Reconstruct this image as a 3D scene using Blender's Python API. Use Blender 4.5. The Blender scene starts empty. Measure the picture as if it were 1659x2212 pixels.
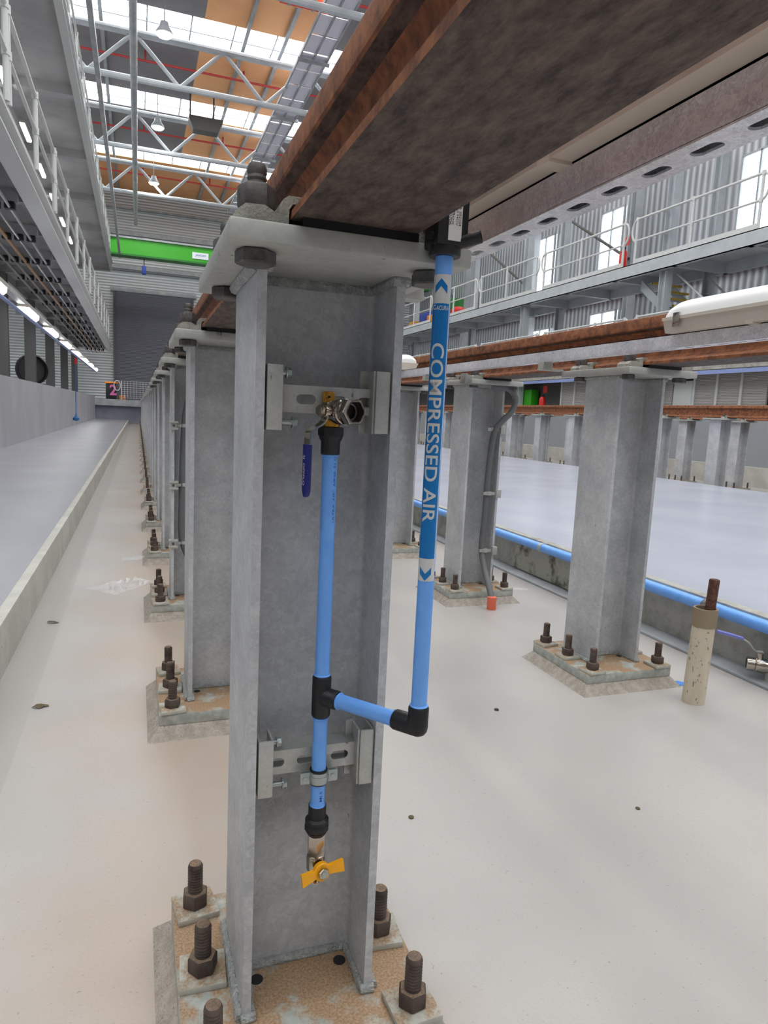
import bpy, bmesh, math, random
from mathutils import Vector, Matrix
random.seed(4)
SC = bpy.context.scene
COL = SC.collection
# ------------------------------------------------------------------ camera
cam_d = bpy.data.cameras.new('camera'); cam = bpy.data.objects.new('camera', cam_d); COL.objects.link(cam)
cy_, cp_, cr_ = math.radians(20.04), math.radians(-7.943), math.radians(2.7259)
FW = Vector((math.sin(cy_)*math.cos(cp_), math.cos(cy_)*math.cos(cp_), math.sin(cp_)))
rt = Vector((math.cos(cy_), -math.sin(cy_), 0)); up = rt.cross(FW)
RT = math.cos(cr_)*rt + math.sin(cr_)*up; UP = -math.sin(cr_)*rt + math.cos(cr_)*up
M = Matrix((RT, UP, -FW)).transposed().to_4x4(); M.translation = Vector((-.2455, -1.0087, .9037))
cam.matrix_world = M
cam_d.sensor_fit = 'VERTICAL'; cam_d.sensor_height = 24; cam_d.lens = 1470.86*24/2212
cam_d.clip_start = .05; cam_d.clip_end = 200
SC.camera = cam
# ------------------------------------------------------------------ light, exposure
W = bpy.data.worlds.new('world'); SC.world = W; W.use_nodes = True
W.node_tree.nodes['Background'].inputs[0].default_value = (.93, .97, 1, 1)
W.node_tree.nodes['Background'].inputs[1].default_value = .19
SKYLIGHT = 6.4; HIGHBAY = 110.0; TUBE = 10.0; WINDOW = 2.2
SC.view_settings.view_transform = 'Standard'; SC.view_settings.look = 'None'
SC.view_settings.gamma = 1; SC.view_settings.use_curve_mapping = False
SC.view_settings.exposure = 0.22
try:
    SC.cycles.max_bounces = 8; SC.cycles.diffuse_bounces = 4; SC.cycles.glossy_bounces = 4
    SC.cycles.caustics_reflective = False; SC.cycles.caustics_refractive = False
    SC.cycles.sample_clamp_indirect = 6
    SC.cycles.use_denoising = True
except Exception: pass
# ------------------------------------------------------------------ materials
def lin(c):
    return tuple(((v/255)/12.92 if v/255 <= .04045 else ((v/255+.055)/1.055)**2.4) for v in c)
def mat(name, rgb, rough=.5, metal=0.0, var=0, vs=8, bump=0, bs=60, rgb2=None, emit=None, mixlo=.42, mixhi=.62, det=4, sp=None, stretch=None, spec=None):
    m = bpy.data.materials.new(name); m.use_nodes = True; nt = m.node_tree; N = nt.nodes; L = nt.links
    b = N['Principled BSDF']; c1 = (*lin(rgb), 1)
    b.inputs['Base Color'].default_value = c1; b.inputs['Roughness'].default_value = rough; b.inputs['Metallic'].default_value = metal
    if spec is not None: b.inputs['Specular IOR Level'].default_value = spec
    if emit:
        b.inputs['Emission Color'].default_value = (*emit[:3], 1); b.inputs['Emission Strength'].default_value = emit[3]
    if rgb2 or bump or sp:
        g = N.new('ShaderNodeNewGeometry'); src = g.outputs['Position']
        if stretch:
            mp = N.new('ShaderNodeMapping'); L.new(src, mp.inputs[0]); mp.inputs['Scale'].default_value = stretch; src = mp.outputs[0]
    out = None
    if rgb2:
        n = N.new('ShaderNodeTexNoise'); n.inputs['Scale'].default_value = vs; n.inputs['Detail'].default_value = det; n.inputs['Roughness'].default_value = .65
        L.new(src, n.inputs['Vector'])
        r = N.new('ShaderNodeValToRGB'); r.color_ramp.elements[0].position = mixlo; r.color_ramp.elements[1].position = mixhi
        r.color_ramp.elements[0].color = c1; r.color_ramp.elements[1].color = (*lin(rgb2), 1)
        L.new(n.outputs['Fac'], r.inputs[0]); out = r.outputs[0]
    if sp:   # specks: (scale, threshold, colour)
        v = N.new('ShaderNodeTexNoise'); v.inputs['Scale'].default_value = sp[0]; v.inputs['Detail'].default_value = 2; L.new(src, v.inputs['Vector'])
        r = N.new('ShaderNodeMapRange'); r.inputs[1].default_value = sp[1]; r.inputs[2].default_value = sp[1]+.05; L.new(v.outputs['Fac'], r.inputs[0])
        mx = N.new('ShaderNodeMix'); mx.data_type = 'RGBA'; mx.inputs[7].default_value = (*lin(sp[2]), 1)
        if out: L.new(out, mx.inputs[6])
        else: mx.inputs[6].default_value = c1
        L.new(r.outputs[0], mx.inputs[0]); out = mx.outputs[2]
    if out: L.new(out, b.inputs['Base Color'])
    if bump:
        n = N.new('ShaderNodeTexNoise'); n.inputs['Scale'].default_value = bs; n.inputs['Detail'].default_value = 5
        L.new(src, n.inputs['Vector']); bp = N.new('ShaderNodeBump'); bp.inputs['Strength'].default_value = bump; bp.inputs['Distance'].default_value = .01
        L.new(n.outputs['Fac'], bp.inputs['Height']); L.new(bp.outputs[0], b.inputs['Normal'])
    return m
def spangle(name, a, b_, scale, rough, metal, scratch=None, bump=.05, wt=.28):
    """galvanised zinc: flat crystal patches from a voronoi cell colour over a soft cloud"""
    m = bpy.data.materials.new(name); m.use_nodes = True; nt = m.node_tree; N = nt.nodes; L = nt.links; b = N['Principled BSDF']
    g = N.new('ShaderNodeNewGeometry')
    n0 = N.new('ShaderNodeTexNoise'); n0.inputs['Scale'].default_value = scale*.6; n0.inputs['Detail'].default_value = 3; L.new(g.outputs['Position'], n0.inputs['Vector'])
    ad = N.new('ShaderNodeMix'); ad.data_type = 'VECTOR'; ad.inputs[0].default_value = .04
    L.new(g.outputs['Position'], ad.inputs[4]); L.new(n0.outputs['Color'], ad.inputs[5])
    v = N.new('ShaderNodeTexVoronoi'); v.inputs['Scale'].default_value = scale; L.new(ad.outputs[1], v.inputs['Vector'])
    sep = N.new('ShaderNodeSeparateColor'); L.new(v.outputs['Color'], sep.inputs[0])
    n1 = N.new('ShaderNodeTexNoise'); n1.inputs['Scale'].default_value = 5; n1.inputs['Detail'].default_value = 6; n1.inputs['Roughness'].default_value = .7; L.new(g.outputs['Position'], n1.inputs['Vector'])
    mt = N.new('ShaderNodeMath'); mt.operation = 'MULTIPLY_ADD'; mt.inputs[1].default_value = wt; L.new(sep.outputs[0], mt.inputs[0])
    m2 = N.new('ShaderNodeMath'); m2.operation = 'MULTIPLY_ADD'; m2.inputs[1].default_value = 1.6; m2.inputs[2].default_value = -.45; L.new(n1.outputs['Fac'], m2.inputs[0]); L.new(m2.outputs[0], mt.inputs[2])
    mx = N.new('ShaderNodeMix'); mx.data_type = 'RGBA'; mx.inputs[6].default_value = (*lin(a), 1); mx.inputs[7].default_value = (*lin(b_), 1); L.new(mt.outputs[0], mx.inputs[0])
    out = mx.outputs[2]
    if scratch:
        mpp = N.new('ShaderNodeMapping'); mpp.inputs['Scale'].default_value = (1, 1, .35); L.new(g.outputs['Position'], mpp.inputs[0])
        n2 = N.new('ShaderNodeTexNoise'); n2.inputs['Scale'].default_value = 34; n2.inputs['Detail'].default_value = 8; n2.inputs['Roughness'].default_value = .78; L.new(mpp.outputs[0], n2.inputs['Vector'])
        r = N.new('ShaderNodeMapRange'); r.inputs[1].default_value = scratch[0]; r.inputs[2].default_value = scratch[0]+.03; L.new(n2.outputs['Fac'], r.inputs[0])
        m3 = N.new('ShaderNodeMix'); m3.data_type = 'RGBA'; m3.inputs[7].default_value = (*lin(scratch[1]), 1); L.new(out, m3.inputs[6]); L.new(r.outputs[0], m3.inputs[0]); out = m3.outputs[2]
    L.new(out, b.inputs['Base Color']); b.inputs['Roughness'].default_value = rough; b.inputs['Metallic'].default_value = metal
    if bump:
        bp = N.new('ShaderNodeBump'); bp.inputs['Strength'].default_value = bump; bp.inputs['Distance'].default_value = .004
        L.new(n0.outputs['Fac'], bp.inputs['Height']); L.new(bp.outputs[0], b.inputs['Normal'])
    return m
def dusty(name, base, dust, scale=14, lo=.38, hi=.55, rough=.8, base2=None):
    """top faces wear a patchy layer of dust that has settled on them"""
    m = bpy.data.materials.new(name); m.use_nodes = True; nt = m.node_tree; N = nt.nodes; L = nt.links; b = N['Principled BSDF']
    g = N.new('ShaderNodeNewGeometry'); sx = N.new('ShaderNodeSeparateXYZ'); L.new(g.outputs['Normal'], sx.inputs[0])
    u = N.new('ShaderNodeMapRange'); u.inputs[1].default_value = .6; u.inputs[2].default_value = .9; L.new(sx.outputs[2], u.inputs[0])
    n = N.new('ShaderNodeTexNoise'); n.inputs['Scale'].default_value = scale; n.inputs['Detail'].default_value = 6; n.inputs['Roughness'].default_value = .7; L.new(g.outputs['Position'], n.inputs['Vector'])
    r = N.new('ShaderNodeMapRange'); r.inputs[1].default_value = lo; r.inputs[2].default_value = hi; L.new(n.outputs['Fac'], r.inputs[0])
    mu = N.new('ShaderNodeMath'); mu.operation = 'MULTIPLY'; L.new(u.outputs[0], mu.inputs[0]); L.new(r.outputs[0], mu.inputs[1])
    n3 = N.new('ShaderNodeTexNoise'); n3.inputs['Scale'].default_value = 260; n3.inputs['Detail'].default_value = 3; L.new(g.outputs['Position'], n3.inputs['Vector'])
    dr = N.new('ShaderNodeValToRGB'); dr.color_ramp.elements[0].position = .35; dr.color_ramp.elements[1].position = .7
    d1 = lin(dust); dr.color_ramp.elements[0].color = (d1[0]*.72, d1[1]*.68, d1[2]*.62, 1); dr.color_ramp.elements[1].color = (min(1, d1[0]*1.2), min(1, d1[1]*1.2), min(1, d1[2]*1.2), 1); L.new(n3.outputs['Fac'], dr.inputs[0])
    n4 = N.new('ShaderNodeTexNoise'); n4.inputs['Scale'].default_value = 40; n4.inputs['Detail'].default_value = 6; L.new(g.outputs['Position'], n4.inputs['Vector'])
    br = N.new('ShaderNodeValToRGB'); br.color_ramp.elements[0].position = .4; br.color_ramp.elements[1].position = .65
    br.color_ramp.elements[0].color = (*lin(base), 1); br.color_ramp.elements[1].color = (*lin(base2 or base), 1); L.new(n4.outputs['Fac'], br.inputs[0])
    mx = N.new('ShaderNodeMix'); mx.data_type = 'RGBA'; L.new(mu.outputs[0], mx.inputs[0]); L.new(br.outputs[0], mx.inputs[6]); L.new(dr.outputs[0], mx.inputs[7])
    L.new(mx.outputs[2], b.inputs['Base Color']); b.inputs['Roughness'].default_value = rough
    return m
def floor_mat(name, c, c2, speck, stain=None, rough=.35, sp_th=.68):
    m = bpy.data.materials.new(name); m.use_nodes = True; nt = m.node_tree; N = nt.nodes; L = nt.links; b = N['Principled BSDF']
    g = N.new('ShaderNodeNewGeometry'); P = g.outputs['Position']
    n = N.new('ShaderNodeTexNoise'); n.inputs['Scale'].default_value = 1.3; n.inputs['Detail'].default_value = 4; L.new(P, n.inputs['Vector'])
    r = N.new('ShaderNodeValToRGB'); r.color_ramp.elements[0].position = .35; r.color_ramp.elements[1].position = .65
    r.color_ramp.elements[0].color = (*lin(c), 1); r.color_ramp.elements[1].color = (*lin(c2), 1); L.new(n.outputs['Fac'], r.inputs[0]); out = r.outputs[0]
    if stain:   # dust blown along the foot of the post row (x near 0) in patches
        sx = N.new('ShaderNodeSeparateXYZ'); L.new(P, sx.inputs[0])
        a = N.new('ShaderNodeMath'); a.operation = 'ADD'; a.inputs[1].default_value = .12; L.new(sx.outputs[0], a.inputs[0])
        ab = N.new('ShaderNodeMath'); ab.operation = 'ABSOLUTE'; L.new(a.outputs[0], ab.inputs[0])
        n2 = N.new('ShaderNodeTexNoise'); n2.inputs['Scale'].default_value = 2.2; n2.inputs['Detail'].default_value = 5; L.new(P, n2.inputs['Vector'])
        md = N.new('ShaderNodeMath'); md.operation = 'MULTIPLY_ADD'; md.inputs[1].default_value = -.9; md.inputs[2].default_value = .55; L.new(n2.outputs['Fac'], md.inputs[0])
        ad = N.new('ShaderNodeMath'); ad.operation = 'ADD'; L.new(ab.outputs[0], ad.inputs[0]); L.new(md.outputs[0], ad.inputs[1])
        mr = N.new('ShaderNodeMapRange'); mr.inputs[1].default_value = .52; mr.inputs[2].default_value = .12; mr.inputs[3].default_value = 0; mr.inputs[4].default_value = .75; L.new(ad.outputs[0], mr.inputs[0])
        mx = N.new('ShaderNodeMix'); mx.data_type = 'RGBA'; mx.inputs[7].default_value = (*lin(stain), 1); L.new(out, mx.inputs[6]); L.new(mr.outputs[0], mx.inputs[0]); out = mx.outputs[2]
        # the grey gutter strip along the left kerb
        s2 = N.new('ShaderNodeMath'); s2.operation = 'LESS_THAN'; s2.inputs[1].default_value = -.57; L.new(sx.outputs[0], s2.inputs[0])
        s3 = N.new('ShaderNodeMath'); s3.operation = 'MULTIPLY'; s3.inputs[1].default_value = .75; L.new(s2.outputs[0], s3.inputs[0])
        mg = N.new('ShaderNodeMix'); mg.data_type = 'RGBA'; mg.inputs[7].default_value = (*lin((166, 164, 158)), 1); L.new(out, mg.inputs[6]); L.new(s3.outputs[0], mg.inputs[0]); out = mg.outputs[2]
    for sc_, th, col in speck:
        v = N.new('ShaderNodeTexNoise'); v.inputs['Scale'].default_value = sc_; v.inputs['Detail'].default_value = 1.5; L.new(P, v.inputs['Vector'])
        q = N.new('ShaderNodeMapRange'); q.inputs[1].default_value = th; q.inputs[2].default_value = th+.06; q.inputs[4].default_value = .8; L.new(v.outputs['Fac'], q.inputs[0])
        mx = N.new('ShaderNodeMix'); mx.data_type = 'RGBA'; mx.inputs[7].default_value = (*lin(col), 1); L.new(out, mx.inputs[6]); L.new(q.outputs[0], mx.inputs[0]); out = mx.outputs[2]
    L.new(out, b.inputs['Base Color']); b.inputs['Roughness'].default_value = rough
    n5 = N.new('ShaderNodeTexNoise'); n5.inputs['Scale'].default_value = 130; n5.inputs['Detail'].default_value = 3; L.new(P, n5.inputs['Vector'])
    bp = N.new('ShaderNodeBump'); bp.inputs['Strength'].default_value = .12; bp.inputs['Distance'].default_value = .005; L.new(n5.outputs['Fac'], bp.inputs['Height']); L.new(bp.outputs[0], b.inputs['Normal'])
    return m
def wave_mat(name, c, c2, scale, axis, rough, metal, bump=.6, profile='SIN'):
    m = bpy.data.materials.new(name); m.use_nodes = True; nt = m.node_tree; N = nt.nodes; L = nt.links; b = N['Principled BSDF']
    g = N.new('ShaderNodeNewGeometry'); w = N.new('ShaderNodeTexWave'); w.wave_type = 'BANDS'; w.bands_direction = axis; w.wave_profile = profile
    w.inputs['Scale'].default_value = scale; L.new(g.outputs['Position'], w.inputs['Vector'])
    r = N.new('ShaderNodeValToRGB'); r.color_ramp.elements[0].color = (*lin(c), 1); r.color_ramp.elements[1].color = (*lin(c2), 1); L.new(w.outputs['Fac'], r.inputs[0])
    L.new(r.outputs[0], b.inputs['Base Color']); b.inputs['Roughness'].default_value = rough; b.inputs['Metallic'].default_value = metal
    bp = N.new('ShaderNodeBump'); bp.inputs['Strength'].default_value = bump; bp.inputs['Distance'].default_value = .05; L.new(w.outputs['Fac'], bp.inputs['Height']); L.new(bp.outputs[0], b.inputs['Normal'])
    return m
galv = spangle('galvanised_steel', (158, 160, 164), (218, 219, 220), 120, .5, .08, (.665, (104, 106, 108)))
galv_plate = spangle('galvanised_plate', (156, 157, 152), (192, 192, 185), 90, .6, .08, (.63, (98, 98, 94)))
galv_shiny = spangle('galvanised_strut', (168, 164, 172), (248, 248, 252), 190, .32, .25, None, .02, .45)  # zinc spangle whose pale patches also paint bright reflections into the colour
galv_bracket = spangle('galvanised_bracket', (165, 165, 160), (205, 205, 200), 150, .42, .35, (.64, (110, 108, 104)))
galv_dull = mat('dull_galvanised', (158, 162, 164), .55, .2, rgb2=(178, 181, 182), vs=3)
cast = mat('cast_clip', (168, 166, 156), .75, 0, bump=.5, bs=260, rgb2=(142, 140, 132), vs=30)
bolt_dark = mat('dark_bolt_steel', (98, 94, 92), .55, .2, rgb2=(74, 70, 68), vs=60)
stud_rust = dusty('dusty_stud', (92, 78, 70), (140, 118, 98), 40, .3, .6, .8, (64, 54, 50))
plate_dust = dusty('dusty_plate', (158, 162, 156), (168, 140, 112), 9, .40, .50, .85, (184, 186, 178))
washer_dust = dusty('dusty_washer', (176, 176, 166), (166, 144, 120), 22, .42, .56, .85, (190, 190, 180))
grout = mat('grey_grout', (164, 154, 142), .9, 0, rgb2=(182, 174, 164), vs=40, bump=.5, bs=180, sp=(300, .64, (110, 104, 98)))
weld = mat('zinc_weld', (165, 168, 166), .5, .25, bump=.9, bs=220, rgb2=(195, 197, 194), vs=90)
rubber = mat('black_rubber', (16, 16, 18), .5)
black = mat('black_plastic', (24, 24, 27), .45, bump=.1, bs=300)
bluepipe = mat('blue_pipe', (116, 176, 252), .36, rgb2=(108, 168, 247), vs=20)
labelblue = mat('label_blue', (0, 118, 192), .3)
labelwhite = mat('label_white', (214, 214, 212), .35)
inkblue = mat('print_blue', (40, 66, 132), .5)
nickel = mat('nickel', (188, 178, 166), .16, 1.0)
brass = mat('brass', (205, 150, 62), .28, .9)
zincbolt = mat('zinc_bolt', (176, 184, 184), .3, .8)
yellow = mat('yellow_enamel', (246, 170, 8), .3)
navy = mat('navy_grip', (24, 30, 112), .35)
silvertext = mat('silver_print', (215, 218, 226), .4)
greyconduit = mat('grey_conduit', (104, 105, 106), .55)
greybox = mat('grey_gland_box', (140, 141, 138), .5)
orangecap = mat('orange_cap', (226, 110, 84), .55)
lampwhite = mat('lamp_diffuser', (252, 252, 250), .35)
lampbody = mat('lamp_body', (206, 196, 184), .5)
pvc = mat('cream_pvc', (206, 192, 170), .6, rgb2=(216, 204, 184), vs=12, sp=(90, .63, (150, 130, 106)), stretch=(1, 1, .45))
collar = mat('brown_collar', (150, 132, 108), .65)
rustrod = mat('rusty_rod', (74, 42, 34), .8, rgb2=(104, 66, 50), vs=80, bump=.4, bs=120)
concrete = mat('concrete', (170, 170, 175), .75, 0, rgb2=(180, 180, 185), vs=1.0, bump=.1, bs=40, stretch=(1, 1, .5))
concrete_edge = mat('concrete_edge', (176, 174, 166), .85, 0, rgb2=(150, 148, 140), vs=9, bump=.4, bs=80)
kerbmat = mat('kerb_face', (188, 187, 178), .75, 0, rgb2=(202, 200, 192), vs=5, bump=.15, bs=60, sp=(40, .72, (120, 116, 104)))
stained = mat('stained_kerb_face', (176, 174, 164), .8, 0, rgb2=(92, 88, 76), vs=4, bump=.2, bs=60, mixlo=.5, mixhi=.6)
floor_m = floor_mat('epoxy_floor', (174, 170, 166), (184, 179, 174), [(150, .72, (140, 134, 124)), (420, .73, (110, 104, 98)), (300, .74, (204, 203, 202))], (178, 158, 140))
floorL_m = floor_mat('blue_grey_floor', (152, 153, 160), (164, 165, 171), [(60, .76, (150, 150, 154))], None, .3)
floorR_m = floor_mat('pale_blue_floor', (176, 180, 193), (186, 190, 202), [(30, .80, (160, 164, 168))], None, .25)
paint_grey = mat('painted_steel', (186, 192, 196), .45, .05, rgb2=(174, 180, 184), vs=2)
paint_light = mat('light_painted_steel', (206, 208, 206), .45, .05)
deck_under = mat('deck_underside', (186, 186, 186), .6, .05, rgb2=(168, 168, 168), vs=.8)
dark_col = mat('dark_steel', (92, 92, 90), .6)
cladding = wave_mat('corrugated_cladding', (150, 156, 160), (226, 230, 232), 3.0, 'X', .3, .3, .8)
clad_end = wave_mat('ribbed_cladding', (176, 184, 186), (236, 240, 240), 2.2, 'Z', .3, .25, .6)
clad_right = wave_mat('ribbed_wall', (140, 146, 152), (208, 213, 220), 1.3, 'Y', .35, .25, .6)
shutter_dark = wave_mat('dark_roller_door', (88, 90, 100), (106, 108, 118), 4.2, 'Z', .45, .1, .35)
shutter_beige = wave_mat('beige_roller', (170, 166, 162), (192, 188, 184), 10.0, 'Z', .55, .1, .5)
roof_dark = mat('roof_grey', (128, 124, 126), .8, rgb2=(138, 134, 136), vs=.6)
roof_tan = mat('roof_tan', (252, 190, 134), .75, rgb2=(246, 178, 122), vs=.5)
sky_m = mat('skylight_sheet', (225, 240, 240), .5, emit=(.97, .985, 1, SKYLIGHT))
highbay_m = mat('high_bay_lens', (255, 255, 250), .5, emit=(1, .985, .97, HIGHBAY))
tube_m = mat('batten_lens', (255, 255, 250), .5, emit=(1, 1, .99, TUBE))
window_m = mat('daylit_glass', (230, 240, 250), .3, emit=(.9, .96, 1, WINDOW))
red = mat('red_paint', (214, 40, 36), .4)
dull_red = mat('dull_red_pipe', (176, 52, 54), .5)
orange_red = mat('orange_red_paint', (240, 84, 34), .4)
green = mat('green_paint', (58, 170, 30), .4)
green_d = mat('dark_green', (38, 120, 40), .5)
signwhite = mat('sign_white', (236, 240, 242), .4)
signblue = mat('sign_blue', (40, 70, 160), .4)
blue_tarp = mat('blue_cover', (40, 66, 150), .55)
blue_band = mat('blue_band', (140, 156, 206), .45)
orange_m = mat('orange_plastic', (236, 136, 30), .5)
pink = mat('pink_plastic', (222, 116, 176), .5)
darkmat = mat('near_black', (30, 30, 32), .6)
galv_pipe = mat('pipe_steel', (176, 172, 172), .3, .7)
copper = mat('copper_pipe', (196, 156, 116), .35, .6)
hose_blue = mat('blue_hose', (40, 110, 170), .5)
bluetape = mat('blue_tape', (70, 130, 210), .5)
plasticwrap = mat('clear_film', (244, 244, 248), .15)
_n = plasticwrap.node_tree.nodes; _l = plasticwrap.node_tree.links
_t = _n.new('ShaderNodeBsdfTransparent'); _m = _n.new('ShaderNodeMixShader'); _m.inputs[0].default_value = .28
_l.new(_t.outputs[0], _m.inputs[1]); _l.new(_n['Principled BSDF'].outputs[0], _m.inputs[2]); _l.new(_m.outputs[0], _n['Material Output'].inputs[0])
leafm = mat('brown_leaf', (96, 84, 60), .8)
whitepaper = mat('white_scrap', (236, 236, 232), .7)
stair_yellow = mat('yellow_nosing', (226, 186, 70), .5)
mesh_grey = mat('grating_grey', (232, 230, 240), .5, .05)
def rust_mat():
    m = bpy.data.materials.new('rusty_rail'); m.use_nodes = True; nt = m.node_tree; N = nt.nodes; L = nt.links; b = N['Principled BSDF']
    g = N.new('ShaderNodeNewGeometry'); P = g.outputs['Position']; sx = N.new('ShaderNodeSeparateXYZ'); L.new(g.outputs['Normal'], sx.inputs[0])
    n = N.new('ShaderNodeTexNoise'); n.inputs['Scale'].default_value = 30; n.inputs['Detail'].default_value = 8; n.inputs['Roughness'].default_value = .7; L.new(P, n.inputs['Vector'])
    a = N.new('ShaderNodeValToRGB'); a.color_ramp.elements[0].position = .36; a.color_ramp.elements[1].position = .62
    a.color_ramp.elements[0].color = (*lin((92, 54, 36)), 1); a.color_ramp.elements[1].color = (*lin((158, 98, 60)), 1); L.new(n.outputs['Fac'], a.inputs[0])
    mp = N.new('ShaderNodeMapping'); mp.inputs['Scale'].default_value = (1, .35, 1); L.new(P, mp.inputs[0])
    n2 = N.new('ShaderNodeTexNoise'); n2.inputs['Scale'].default_value = 55; n2.inputs['Detail'].default_value = 8; n2.inputs['Roughness'].default_value = .75; L.new(mp.outputs[0], n2.inputs['Vector'])
    c = N.new('ShaderNodeValToRGB'); c.color_ramp.elements[0].position = .38; c.color_ramp.elements[1].position = .66
    c.color_ramp.elements[0].color = (*lin((54, 42, 38)), 1); c.color_ramp.elements[1].color = (*lin((112, 96, 86)), 1); L.new(n2.outputs['Fac'], c.inputs[0])
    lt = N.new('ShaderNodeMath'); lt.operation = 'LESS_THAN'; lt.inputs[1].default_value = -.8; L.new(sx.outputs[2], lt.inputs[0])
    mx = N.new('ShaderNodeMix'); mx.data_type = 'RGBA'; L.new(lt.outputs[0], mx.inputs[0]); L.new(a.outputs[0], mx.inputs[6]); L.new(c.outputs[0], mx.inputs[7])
    # black mill scale flaking in patches on the sides
    n3 = N.new('ShaderNodeTexNoise'); n3.inputs['Scale'].default_value = 9; n3.inputs['Detail'].default_value = 7; n3.inputs['Roughness'].default_value = .7; L.new(P, n3.inputs['Vector'])
    q = N.new('ShaderNodeMapRange'); q.inputs[1].default_value = .56; q.inputs[2].default_value = .66; q.inputs[4].default_value = .7; L.new(n3.outputs['Fac'], q.inputs[0])
    m2 = N.new('ShaderNodeMix'); m2.data_type = 'RGBA'; m2.inputs[7].default_value = (*lin((58, 40, 32)), 1); L.new(q.outputs[0], m2.inputs[0]); L.new(mx.outputs[2], m2.inputs[6])
    L.new(m2.outputs[2], b.inputs['Base Color']); b.inputs['Roughness'].default_value = .75
    bp = N.new('ShaderNodeBump'); bp.inputs['Strength'].default_value = .25; bp.inputs['Distance'].default_value = .004; L.new(n2.outputs['Fac'], bp.inputs['Height']); L.new(bp.outputs[0], b.inputs['Normal'])
    return m
rust = rust_mat()
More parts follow.
